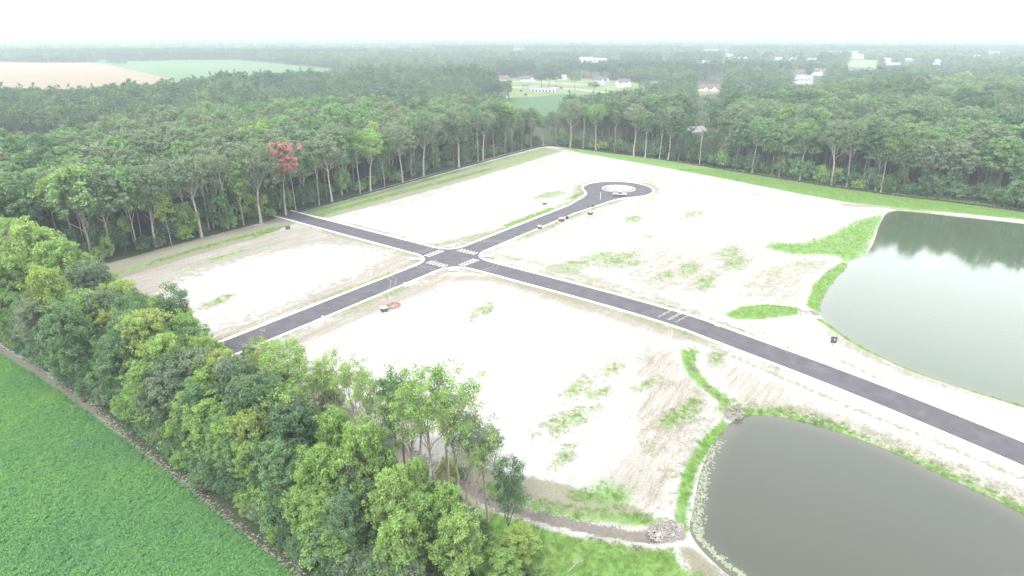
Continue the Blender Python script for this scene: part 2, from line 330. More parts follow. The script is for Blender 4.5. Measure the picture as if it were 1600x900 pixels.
# bare brown-beige topsoil
poly('dirt', ats([(120, 430), (200, 418), (430, 358), (480, 352), (655, 400), (640, 420), (560, 448), (420, 510), (330, 545), (200, 500)]), .60, 5)
stroke('dirt', [(400, 560), (520, 508), (620, 466), (700, 434), (770, 434), (860, 462), (960, 492), (1060, 524)], 7, .66, 3)
stroke('dirt', [(600, 380), (690, 384), (780, 362), (850, 336), (905, 312), (905, 290), (950, 276), (1010, 280), (1035, 297), (1000, 318), (930, 335), (800, 385), (850, 412), (960, 445)], 8, .5, 3)
poly('dirt', ats([(985, 530), (1065, 545), (1130, 640), (1085, 705), (1055, 800), (1010, 812), (950, 750), (985, 650)]), .54, 5)
for q in [(1040, 600, 4), (1020, 700, 5), (1075, 690, 4), (1050, 740, 4), (1005, 560, 4), (1085, 610, 4)]: spot('dry', q[0], q[1], q[2], .5)
poly('dirt', ats([(1090, 545), (1190, 580), (1330, 650), (1480, 730), (1620, 795), (1620, 770), (1400, 680), (1330, 660), (1150, 640)]), .5, 3)
poly('dirt', ats([(960, 390), (1060, 350), (1250, 370), (1200, 400), (1140, 440), (1130, 470), (1000, 455)]), .42, 6)
poly('dirt', ats([(1120, 470), (1150, 425), (1240, 395), (1320, 408), (1275, 445), (1275, 480), (1200, 474), (1150, 478)]), .48, 9)
poly('grass', ats([(1150, 440), (1200, 402), (1290, 405), (1300, 425), (1200, 440)]), .38, 6)
poly('dirt', ats([(1270, 495), (1300, 512), (1400, 568), (1600, 640), (1620, 650), (1400, 585), (1290, 530)]), .6, 2)
poly('dirt', ats([(560, 325), (700, 290), (790, 262), (860, 245), (950, 250), (870, 268), (760, 300), (640, 340)]), .42, 4)
poly('dirt', ats([(1010, 285), (1200, 298), (1330, 318), (1390, 330), (1320, 345), (1200, 320), (1030, 300)]), .4, 4)
poly('dirt', ats([(1180, 625), (1135, 650), (1100, 690), (1130, 640)]), .7, 1)
stroke('mud', [(-80, 505), (0, 548), (50, 577), (100, 611), (150, 648)], 2.0, .9, 1.2)
stroke('dirt', [(150, 650), (200, 692), (300, 773), (380, 840), (460, 903), (560, 988)], 1.8, .32, 1); stroke('dry', [(120, 625), (200, 690), (300, 772), (380, 838), (460, 900), (560, 985)], 3.0, .95, 1)
poly('dirt', ats([(1060, 850), (1085, 860), (1150, 920), (1120, 930), (1080, 890)]), .8, .8)
stroke('dirt', [(985, 858), (1010, 862)], 2, .7, 1)
# clean white sand over it
poly('white', ats([(220, 470), (300, 430), (400, 400), (500, 382), (560, 385), (605, 400), (560, 425), (440, 476), (340, 518)]), .95, 9)
poly('white', ats([(480, 590), (600, 520), (720, 460), (820, 470), (960, 520), (985, 600), (960, 700), (930, 745), (800, 735), (640, 660)]), 1, 4)
poly('white', ats([(800, 402), (870, 372), (960, 340), (1050, 318), (1230, 330), (1330, 335), (1200, 380), (1060, 360), (940, 400), (880, 412)]), .9, 6)
poly('white', ats([(540, 350), (700, 300), (860, 262), (870, 290), (780, 340), (680, 375), (610, 365)]), .8, 6)
poly('white', ats([(1100, 490), (1200, 505), (1290, 530), (1420, 590), (1620, 670), (1620, 690), (1400, 608), (1200, 530)]), 1, 1.5)
poly('white', ats([(1060, 508), (1200, 566), (1400, 645), (1620, 740), (1620, 770), (1400, 672), (1200, 590)]), 1, 1.5)
# wheel and grader tracks
poly('track', ats([(1000, 530), (1060, 545), (1120, 630), (1085, 700), (1060, 800), (1020, 800), (960, 740), (990, 640)]), 1, 4)
# wet ditch beds
DITCH = [(540, 640), (600, 678), (700, 740), (780, 788), (860, 808), (940, 826), (1020, 838)]
stroke('mud', DITCH, 1.7, 1, .6)
stroke('mud', [(1078, 566), (1100, 596), (1130, 625)], .5, .9, .3)
stroke('mud', [(400, 347), (440, 344), (480, 337)], 5, .75, 2)
# woods, crop
SITE = F_A + F_C + [(420, 20), (-5, 20)] + ats([(455, 905), (300, 778), (140, 650), (0, 553), (-60, 516)]) + [(-200, 190)]
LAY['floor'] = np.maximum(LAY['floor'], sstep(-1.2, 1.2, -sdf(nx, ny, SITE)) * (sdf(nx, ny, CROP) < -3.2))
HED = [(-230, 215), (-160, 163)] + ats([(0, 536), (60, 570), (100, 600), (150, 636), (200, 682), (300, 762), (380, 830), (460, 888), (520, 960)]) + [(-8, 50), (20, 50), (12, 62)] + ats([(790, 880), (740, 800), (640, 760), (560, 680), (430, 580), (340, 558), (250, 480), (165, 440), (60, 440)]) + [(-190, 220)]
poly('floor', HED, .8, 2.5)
poly('crop', CROP, 1.2, .8)
# relief: pond basins, ditches, crop canopy
sp = np.maximum(sdf(nx, ny, POND_FAR), sdf(nx, ny, POND_NEAR))
zn = Z[near]
zn = np.minimum(zn, WZ - sp * .34) if False else np.where(sp > -4, np.minimum(zn, np.clip(WZ - sp * .28, -2.6, 0)), zn)
dd = ldist(nx, ny, ats(DITCH)); zn -= .55 * np.exp(-(dd / 1.5) ** 2)
dd = ldist(nx, ny, ats([(1075, 560), (1100, 596), (1140, 632)])); zn -= .5 * np.exp(-(dd / 1.2) ** 2)
zn += .45 * np.clip(sdf(nx, ny, CROP) / 1.5, 0, 1) * (.7 + .5 * vnoise(nx, ny, 1.6, 5))
rd = sdf(nx, ny, ROAD); zn = np.where(rd > -1.0, np.minimum(zn, -.06), zn)
Z[near] = zn
nV = len(FX); ncx, ncy = len(gx), len(gy)
idx = np.arange(nV).reshape(ncy, ncx)
Q = np.stack([idx[:-1, :-1], idx[:-1, 1:], idx[1:, 1:], idx[1:, :-1]], -1).reshape(-1, 4)

def attr(me, name, chans):
    a = me.color_attributes.new(name, 'FLOAT_COLOR', 'POINT'); full = np.zeros((nV, 4), np.float32)
    for i, c in enumerate(chans):
        full[near, i] = np.clip(c, 0, 2)
        if name == 'cover_b' and i == 0: full[~near, i] = 1
    a.data.foreach_set("color", full.ravel())

def ground_mat():
    m = bpy.data.materials.new("ground cover"); m.use_nodes = True; t = m.node_tree; N = t.nodes; L = t.links; b = N["Principled BSDF"]
    b.inputs['Roughness'].default_value = .95; b.inputs['Specular IOR Level'].default_value = .15
    tc = N.new("ShaderNodeTexCoord")
    def noise(scale, detail=5, rough=.55, stretch=None, ang=0):
        n = N.new("ShaderNodeTexNoise"); n.inputs['Scale'].default_value = scale; n.inputs['Detail'].default_value = detail; n.inputs['Roughness'].default_value = rough
        if stretch:
            mp = N.new("ShaderNodeMapping"); mp.inputs['Rotation'].default_value = (0, 0, ang); mp.vector_type = 'TEXTURE'; mp.inputs['Scale'].default_value = stretch
            L.new(tc.outputs['Object'], mp.inputs[0]); L.new(mp.outputs[0], n.inputs['Vector'])
        else: L.new(tc.outputs['Object'], n.inputs['Vector'])
        return n.outputs['Fac']
    def math_(op, a, b_=None, clamp=False):
        n = N.new("ShaderNodeMath"); n.operation = op; n.use_clamp = clamp
        for i, x in enumerate((a, b_)):
            if x is None: continue
            if isinstance(x, (int, float)): n.inputs[i].default_value = x
            else: L.new(x, n.inputs[i])
        return n.outputs[0]
    def remap(x, a, c, d=0, e=1):
        n = N.new("ShaderNodeMapRange"); n.inputs[1].default_value = a; n.inputs[2].default_value = c; n.inputs[3].default_value = d; n.inputs[4].default_value = e; L.new(x, n.inputs[0]); return n.outputs[0]
    def mix(f, a, c):
        n = N.new("ShaderNodeMix"); n.data_type = 'RGBA'
        if isinstance(f, (int, float)): n.inputs[0].default_value = f
        else: L.new(f, n.inputs[0])
        for i, x in ((6, a), (7, c)):
            if isinstance(x, tuple): n.inputs[i].default_value = (*x, 1)
            else: L.new(x, n.inputs[i])
        return n.outputs[2]
    A = N.new("ShaderNodeVertexColor"); A.layer_name = 'cover_a'; B = N.new("ShaderNodeVertexColor"); B.layer_name = 'cover_b'
    sa = N.new("ShaderNodeSeparateColor"); L.new(A.outputs[0], sa.inputs[0]); sb = N.new("ShaderNodeSeparateColor"); L.new(B.outputs[0], sb.inputs[0])
    big = noise(.09, 4); med = noise(.45, 6, .65); fine = noise(2.6, 5, .7); vf = noise(9, 3, .7)
    streak = noise(.5, 6, .7, (9, .8, 1), R(54)); streak2 = noise(1.3, 5, .7, (9, .7, 1), R(66)); hump = noise(.5, 3, .5, (3.5, .8, 1), R(20))
    patch = math_('ADD', math_('MULTIPLY', med, .55), math_('MULTIPLY', fine, .45))
    def cover(w_, k=5.0, n=patch):      # weight -> ragged patches
        return math_('MULTIPLY', math_('SUBTRACT', math_('MULTIPLY', w_, 1.0), remap(n, .32, .68)), k, False)
    def fac(w_, k=4.0, n=patch, lift=.12):
        x = math_('ADD', math_('SUBTRACT', math_('MULTIPLY', w_, 1.2), remap(n, .36, .64)), math_('MULTIPLY', w_, lift * 2.5))
        return math_('MULTIPLY', math_('MULTIPLY', x, k, True), remap(w_, 0.02, .12), True)
    sand = mix(remap(big, .3, .7), (.275, .265, .245), (.365, .355, .335))
    sand = mix(remap(streak, .52, .74, 0, .7), sand, (.162, .150, .130))
    sand = mix(remap(math_('MULTIPLY', hump, fine), .33, .42, 0, .55), sand, (.165, .148, .125))
    sand = mix(remap(vf, .62, .76, 0, .5), sand, (.145, .132, .115))
    dirt = mix(remap(streak, .3, .7), (.212, .186, .152), (.146, .124, .096))
    dirt = mix(remap(fine, .35, .7, 0, .6), dirt, (.27, .245, .21))
    trk = mix(remap(streak2, .40, .6), (.165, .142, .108), (.262, .24, .20))
    dirt = mix(math_('MULTIPLY', B.outputs['Alpha'], .8, True), dirt, trk)
    dry = mix(remap(fine, .3, .7), (.125, .135, .075), (.20, .18, .135))
    gr = mix(remap(med, .3, .7), (.085, .185, .045), (.165, .265, .070))
    gr = mix(remap(fine, .5, .75, 0, .5), gr, (.20, .225, .11))
    gr = mix(remap(vf, .3, .7, .2, 0), gr, (.06, .12, .035))
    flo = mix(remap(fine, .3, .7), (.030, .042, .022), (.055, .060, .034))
    crop = mix(remap(big, .35, .65), (.060, .155, .06), (.08, .19, .065))
    crop = mix(remap(fine, .35, .65, .5, 0), crop, (.05, .13, .05))
    whit = mix(remap(hump, .5, .72, 0, .35), (.41, .40, .38), (.215, .202, .18))
    whit = mix(remap(fine, .60, .75, 0, .35), whit, (.17, .157, .142))
    mud = mix(remap(fine, .3, .7), (.12, .105, .09), (.18, .16, .14))
    c = sand
    c = mix(fac(sa.outputs[2], 1.8, math_('ADD', math_('MULTIPLY', streak, .6), math_('MULTIPLY', fine, .4))), c, dirt)
    c = mix(math_('MULTIPLY', fac(sb.outputs[1], 1.6, med, .14), .82), c, whit)
    c = mix(math_('MULTIPLY', fac(sa.outputs[1], 2.0), .85), c, dry)
    c = mix(fac(B.outputs['Alpha'], 2), c, c)
    gn = math_('ADD', math_('MULTIPLY', streak, .35), math_('ADD', math_('MULTIPLY', fine, .4), math_('MULTIPLY', vf, .25)))
    c = mix(fac(sa.outputs[0], 2.0, gn, .06), c, gr)
    c = mix(fac(sb.outputs[2], 3, fine, .3), c, mud)
    c = mix(fac(A.outputs['Alpha'], 4, fine, .3), c, crop)
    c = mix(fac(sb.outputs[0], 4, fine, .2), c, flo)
    L.new(c, b.inputs['Base Color'])
    bp = N.new("ShaderNodeBump"); bp.inputs['Strength'].default_value = .8; bp.inputs['Distance'].default_value = .25
    L.new(math_('ADD', fine, math_('MULTIPLY', vf, .5)), bp.inputs['Height']); L.new(bp.outputs[0], b.inputs['Normal'])
    return m
gme = quad_mesh("ground", np.stack([FX, FY, Z], 1), Q, ground_mat())
gme.polygons.foreach_set("use_smooth", np.ones(len(Q), bool))
attr(gme, 'cover_a', [LAY['grass'], LAY['dry'], LAY['dirt'], LAY['crop']])
attr(gme, 'cover_b', [LAY['floor'], LAY['white'], LAY['mud'], LAY['track']])
tag(link("ground", gme), kind='structure')

# haze: one closed box of thin air
hm = bpy.data.materials.new("thin haze"); hm.use_nodes = True; ht = hm.node_tree; ht.nodes.remove(ht.nodes["Principled BSDF"])
pv = ht.nodes.new("ShaderNodeVolumePrincipled"); pv.inputs['Color'].default_value = (.83, .93, 1.0, 1); pv.inputs['Density'].default_value = .00020; pv.inputs['Anisotropy'].default_value = 0.0
ht.links.new(pv.outputs[0], ht.nodes["Material Output"].inputs['Volume'])
hz = MB().box(-9500, 9500, -400, 14500, -4, 72).build("haze", hm); tag(hz, kind='stuff')

# ------------------------------------------------------------------ water
def water_mat(c1, c2):
    m = bpy.data.materials.new("pond water"); m.use_nodes = True; t = m.node_tree; b = t.nodes["Principled BSDF"]
    b.inputs['Roughness'].default_value = .06; b.inputs['IOR'].default_value = 1.40; b.inputs['Specular IOR Level'].default_value = .5
    tc = t.nodes.new("ShaderNodeTexCoord"); n = t.nodes.new("ShaderNodeTexNoise"); n.inputs['Scale'].default_value = 1.6; n.inputs['Detail'].default_value = 3
    t.links.new(tc.outputs['Object'], n.inputs['Vector']); bp = t.nodes.new("ShaderNodeBump"); bp.inputs['Strength'].default_value = .12; bp.inputs['Distance'].default_value = .05
    t.links.new(n.outputs['Fac'], bp.inputs['Height']); t.links.new(bp.outputs[0], b.inputs['Normal'])
    n2 = t.nodes.new("ShaderNodeTexNoise"); n2.inputs['Scale'].default_value = .03; t.links.new(tc.outputs['Object'], n2.inputs['Vector'])
    mx = t.nodes.new("ShaderNodeMix"); mx.data_type = 'RGBA'; mx.inputs[6].default_value = (*c1, 1); mx.inputs[7].default_value = (*c2, 1)
    t.links.new(n2.outputs['Fac'], mx.inputs[0]); sh = t.nodes.new("ShaderNodeAttribute"); sh.attribute_name = "shore"; pw = t.nodes.new("ShaderNodeMath"); pw.operation = 'POWER'; pw.inputs[1].default_value = .6; t.links.new(sh.outputs['Fac'], pw.inputs[0])
    m2 = t.nodes.new("ShaderNodeMix"); m2.data_type = 'RGBA'; m2.inputs[6].default_value = (.085, .082, .055, 1); t.links.new(pw.outputs[0], m2.inputs[0]); t.links.new(mx.outputs[2], m2.inputs[7]); t.links.new(m2.outputs[2], b.inputs['Base Color'])
    n3 = t.nodes.new("ShaderNodeTexNoise"); n3.inputs['Scale'].default_value = .045; n3.inputs['Detail'].default_value = 4; t.links.new(tc.outputs['Object'], n3.inputs['Vector'])
    m3 = t.nodes.new("ShaderNodeMapRange"); m3.inputs[1].default_value = .4; m3.inputs[2].default_value = .62; m3.inputs[3].default_value = .05; m3.inputs[4].default_value = .30; t.links.new(n3.outputs['Fac'], m3.inputs[0]); t.links.new(m3.outputs[0], bp.inputs['Strength'])
    return m
def grow(P, d):
    P = np.asarray(P); T = np.roll(P, -1, 0) - np.roll(P, 1, 0); T /= np.linalg.norm(T, axis=1)[:, None]; n = np.stack([T[:, 1], -T[:, 0]], 1)
    A_ = .5 * np.sum(P[:, 0] * np.roll(P[:, 1], -1) - np.roll(P[:, 0], -1) * P[:, 1])
    return [tuple(q) for q in P + n * d * (1 if A_ > 0 else -1)]
def water(P, m):
    A_ = np.array(P); xs = np.arange(A_[:, 0].min() - 3, A_[:, 0].max() + 3, 1.5); ys = np.arange(A_[:, 1].min() - 3, A_[:, 1].max() + 3, 1.5); X, Y = np.meshgrid(xs, ys); d = sdf(X.ravel(), Y.ravel(), P)
    n = len(xs); ii = np.arange(X.size).reshape(X.shape); q = np.stack([ii[:-1, :-1], ii[:-1, 1:], ii[1:, 1:], ii[1:, :-1]], -1).reshape(-1, 4); q = q[(d[q].max(1) > -1.2)]
    used, inv = np.unique(q, return_inverse=True); V = np.stack([X.ravel()[used], Y.ravel()[used], np.full(len(used), WZ)], 1)
    me = quad_mesh("pond_water", V, inv.reshape(-1, 4), m); a = me.attributes.new("shore", 'FLOAT', 'POINT'); a.data.foreach_set("value", np.clip(d[used] / 3.2, 0, 1).astype(np.float32))
    return tag(link("pond_water", me), kind='structure')
water(POND_FAR, water_mat((.046, .068, .040), (.056, .078, .052)))
water(POND_NEAR, water_mat((.037, .041, .030), (.048, .052, .038)))

# ------------------------------------------------------------------ roads, kerbs, markings
def asphalt():
    m = mat("asphalt", (.070, .066, .074), .9, .2, noise=(.35, .16)); t = m.node_tree; b = t.nodes["Principled BSDF"]
    src = b.inputs['Base Color'].links[0].from_socket
    tc = t.nodes.new("ShaderNodeTexCoord"); n = t.nodes.new("ShaderNodeTexNoise"); n.inputs['Scale'].default_value = .16; n.inputs['Detail'].default_value = 7; n.inputs['Roughness'].default_value = .75
    t.links.new(tc.outputs['Object'], n.inputs['Vector'])
    mr = t.nodes.new("ShaderNodeMapRange"); mr.inputs[1].default_value = .55; mr.inputs[2].default_value = .78; mr.inputs[4].default_value = .35; t.links.new(n.outputs['Fac'], mr.inputs[0])
    mx = t.nodes.new("ShaderNodeMix"); mx.data_type = 'RGBA'; t.links.new(mr.outputs[0], mx.inputs[0]); t.links.new(src, mx.inputs[6]); mx.inputs[7].default_value = (.19, .175, .165, 1)
    t.links.new(mx.outputs[2], b.inputs['Base Color']); return m
tag(sheet("road", ROAD, .03, asphalt()), kind='structure')
M['conc'] = mat("kerb concrete", (.44, .43, .40), noise=(.8, .12))
def ribbon(name, line, prof, m, closed=False):
    P = np.asarray(line); T = (np.roll(P, -1, 0) - np.roll(P, 1, 0)) if closed else np.gradient(P, axis=0); T /= np.linalg.norm(T, axis=1)[:, None] + 1e-9
    Nn = np.stack([-T[:, 1], T[:, 0]], 1); V = []; k = len(prof)
    for p, n in zip(P, Nn):
        for o, z in prof: V.append((p[0] + n[0] * o, p[1] + n[1] * o, z))
    n_ = len(P); F = [(i * k + j, i * k + j + 1, ((i + 1) % n_) * k + j + 1, ((i + 1) % n_) * k + j) for i in range(n_ if closed else n_ - 1) for j in range(k - 1)]
    me = bpy.data.meshes.new(name); me.from_pydata(V, [], F); me.update(); me.materials.append(m)
    return link(name, me)
def dedupe(L, d=.15):
    o = [L[0]]
    for p in L[1:]:
        if math.hypot(p[0] - o[-1][0], p[1] - o[-1][1]) > d: o.append(p)
    return o
KP = [(-.02, -.1), (-.02, .036), (.16, .05), (.24, .15), (.92, .155), (.96, -.1)]
chain_n_line = dedupe(chain_n)
for ch in (chain_n, chain_s, chain_w):
    tag(ribbon("kerb", dedupe(ch), KP, M['conc']), kind='structure')
# round island in the turning circle
isl_pts = [(BC[0] + .5 + 6.6 * math.cos(a), BC[1] + .2 + 6.6 * math.sin(a)) for a in np.linspace(0, 2 * math.pi, 40, endpoint=False)]
tag(ribbon("island_kerb", isl_pts[::-1], [(0, .02), (.04, .17), (-.0, .17), (-.7, .175)][0:2] + [(.75, .18)], M['conc'], True), kind='structure')
tag(sheet("island_ground", [(BC[0] + .5 + 5.9 * math.cos(a), BC[1] + .2 + 5.9 * math.sin(a)) for a in np.linspace(0, 2 * math.pi, 40, endpoint=False)], .185, mat("island soil", (.26, .25, .20), noise=(.5, .35))), kind='structure')
# kerb ramps (pale concrete pads) at the four corners
def pad(cx, cyy, r, seed):
    a = np.linspace(0, 2 * math.pi, 18, endpoint=False)
    return [(cx + r * (1 + .12 * math.sin(3 * q + seed)) * math.cos(q), cyy + r * (.75 + .1 * math.cos(2 * q + seed)) * math.sin(q)) for q in a]
for i, (sx, sy) in enumerate(((-1, 1), (1, 1), (1, -1), (-1, -1))):
    p = loc(sx * (HW + 4.2), sy * (HW + 4.2)); tag(sheet("kerb_ramp", pad(p[0], p[1], 1.7, i), .16, M['conc']), kind='structure')
M['paint'] = mat("road paint white", (.42, .41, .41), .7, noise=(2.5, .12))
def rect(frame, x0, x1, y0, y1): return [frame(x0, y0), frame(x1, y0), frame(x1, y1), frame(x0, y1)]
def multi_sheet(name, rects, z, m):
    V = []; F = []
    for r in rects: b = len(V); V += [(x, y, z) for x, y in r]; F.append(tuple(range(b, b + len(r))))
    me = bpy.data.meshes.new(name); me.from_pydata(V, [], F); me.update(); me.materials.append(m); return link(name, me)
D = 7.2
for (mode, s) in (('A', -1), ('A', 1), ('B', 1), ('B', -1)):
    rs = []
    for i in range(6):
        c = -HW + .05 + 1.24 * i
        if mode == 'A': rs.append(rect(loc, s * D - 1.35, s * D + 1.35, c, c + .56))
        else: rs.append(rect(locB, s * D - 1.35, s * D + 1.35, c, c + .56))
    tag(multi_sheet("crosswalk_marking", rs, .036, M['paint']), kind='structure')
# pale dusty cross tracks left on the asphalt
M['dust'] = mat("pale dust track", (.16, .15, .145), noise=(1.2, .3))
def track(f, s, bow, wd):
    t = np.linspace(-HW + .15, HW - .15, 14); c = [f(s + bow * (1 - (q / HW) ** 2) + .25 * math.sin(q * 2.1), q) for q in t]
    a, b = offset_line(c, wd / 2), offset_line(c, -wd / 2); return a + b[::-1]
for f, ss in ((loc, (-12.6, -11.2)), (locB, (-12.8, -11.4)), (loc, (14.4, 15.9))):
    for s in ss: tag(sheet("dust_track", track(f, s, .9, .26), .0345, M['dust']), kind='structure')
for s, b_ in ((-26.0, 2.0), (-27.6, 1.4)): tag(sheet("dust_track", track(lambda a, q: locB(a + q * .9, q), s, b_, .24), .0345, M['dust']), kind='structure')
for s in (19.5, 21.2): tag(sheet("dust_track", track(lambda a, q: locB(a - q * .5, q), s, .8, .3), .0345, M['dust']), kind='structure')
for s, wd in ((0, .7), (1.7, .9), (3.0, .5)):
    c = at(1041 + s * 9, 489 + s * 2.6); d_ = unit(R(-45)); n_ = (-d_[1], d_[0])
    t = np.linspace(-3.6, 3.6, 12); ln = [(c[0] + n_[0] * q + d_[0] * .2 * math.sin(q * 3 + s), c[1] + n_[1] * q + d_[1] * .2 * math.sin(q * 3 + s)) for q in t]
    a, b = offset_line(ln, wd / 2), offset_line(ln, -wd / 2); tag(sheet("dust_track", a + b[::-1], .0345 + s * .0006, M['dust']), kind='structure')

# far fields and lawns
def fieldmat(name, c1, c2, sc=.02, stretch=(1, 8, 1), ang=0):
    m = bpy.data.materials.new(name); m.use_nodes = True; t = m.node_tree; b = t.nodes["Principled BSDF"]; b.inputs['Roughness'].default_value = 1; b.inputs['Specular IOR Level'].default_value = .1
    tc = t.nodes.new("ShaderNodeTexCoord"); mp = t.nodes.new("ShaderNodeMapping"); mp.inputs['Scale'].default_value = stretch; mp.inputs['Rotation'].default_value = (0, 0, ang)
    n = t.nodes.new("ShaderNodeTexNoise"); n.inputs['Scale'].default_value = sc; n.inputs['Detail'].default_value = 5; t.links.new(tc.outputs['Object'], mp.inputs[0]); t.links.new(mp.outputs[0], n.inputs['Vector'])
    mr = t.nodes.new("ShaderNodeMapRange"); mr.inputs[1].default_value = .35; mr.inputs[2].default_value = .65; t.links.new(n.outputs['Fac'], mr.inputs[0])
    mx = t.nodes.new("ShaderNodeMix"); mx.data_type = 'RGBA'; mx.inputs[6].default_value = (*c1, 1); mx.inputs[7].default_value = (*c2, 1); t.links.new(mr.outputs[0], mx.inputs[0]); t.links.new(mx.outputs[2], b.inputs['Base Color']); return m
for nm, P, m_ in (("tan_field", TAN, fieldmat("ripe tan field", (.150, .118, .076), (.170, .134, .088))), ("pale_green_field", PALE, fieldmat("pale green field", (.055, .105, .045), (.068, .118, .052))),
                  ("crop_field_beyond_wood", GAPF, fieldmat("teal green crop", (.04, .09, .038), (.05, .10, .042))), ("lawn", LAWN, fieldmat("village lawn", (.08, .125, .045), (.14, .16, .075), .03, (1, 1, 1))),
                  ("meadow_strip", STRIP, fieldmat("pale strip", (.18, .2, .12), (.22, .22, .15))), ("playing_field", PARK, fieldmat("mown field", (.11, .15, .06), (.13, .17, .07))),
                  ("clearing_ground", CLEARING, fieldmat("yard", (.12, .14, .08), (.2, .18, .13), .1, (1, 1, 1)))):
    tag(sheet(nm, P, .12, m_), kind='structure')
vr = smooth_line(ats([(786, 139), (800, 136.5), (830, 135.5), (860, 137), (900, 139), (925, 143), (960, 146)]), 2)
tag(sheet("village_road", offset_line(vr, 3.4) + offset_line(vr, -3.4)[::-1], .2, mat("pale concrete lane", (.30, .30, .29))), kind='structure')
vr = smooth_line(ats([(796, 127.5), (820, 127.6), (850, 129), (880, 131), (905, 133), (925, 132.5)]), 2)
tag(sheet("village_road", offset_line(vr, 3) + offset_line(vr, -3)[::-1], .2, bpy.data.materials["pale concrete lane"]), kind='structure')
# ------------------------------------------------------------------ plant builders (numpy)
def tubes(paths, k=6):
    V = []; Qs = []; b = 0
    for P, rad in paths:
        P = np.asarray(P, float); n = len(P); T = np.gradient(P, axis=0); T /= np.linalg.norm(T, axis=1)[:, None] + 1e-9
        ref = np.where(np.abs(T[:, 2:3]) > .9, np.array([[1., 0, 0]]), np.array([[0, 0, 1.]])); A_ = np.cross(T, ref); A_ /= np.linalg.norm(A_, axis=1)[:, None]; B_ = np.cross(T, A_)
        th = np.arange(k) * 2 * np.pi / k; rad = np.asarray(rad)[:, None, None]
        ring = P[:, None, :] + rad * (A_[:, None, :] * np.cos(th)[None, :, None] + B_[:, None, :] * np.sin(th)[None, :, None])
        V.append(ring.reshape(-1, 3)); i = np.arange(n - 1)[:, None] * k; j = np.arange(k)[None, :]; j2 = (j + 1) % k
        Qs.append(np.stack([i + j, i + j2, i + k + j2, i + k + j], -1).reshape(-1, 4) + b); b += n * k
    return np.concatenate(V), np.concatenate(Qs)
def leaves(r, C, n_per, clump_r, leaf, flat=.75, up=.5):
    n = len(C) * n_per; c = np.repeat(C, n_per, 0)
    o = r.normal(size=(n, 3)); o /= np.linalg.norm(o, axis=1)[:, None]; rr = clump_r * r.uniform(.25, 1, (n, 1)) ** .6; off_ = o * rr; off_[:, 2] *= flat
    p = c + off_
    nrm = o * .8 + np.array([0, 0, up]) + r.normal(size=(n, 3)) * .55; nrm /= np.linalg.norm(nrm, axis=1)[:, None]
    a = np.cross(nrm, r.normal(size=(n, 3))); a /= np.linalg.norm(a, axis=1)[:, None] + 1e-9; b = np.cross(nrm, a)
    s = leaf * r.uniform(.55, 1.25, (n, 1)); a = a * s * .62; b = b * s * .42
    V = np.stack([p - a, p - b * .9 + a * .1, p + a, p + b * .9 + a * .1], 1).reshape(-1, 3)
    return V, np.arange(n * 4).reshape(-1, 4)
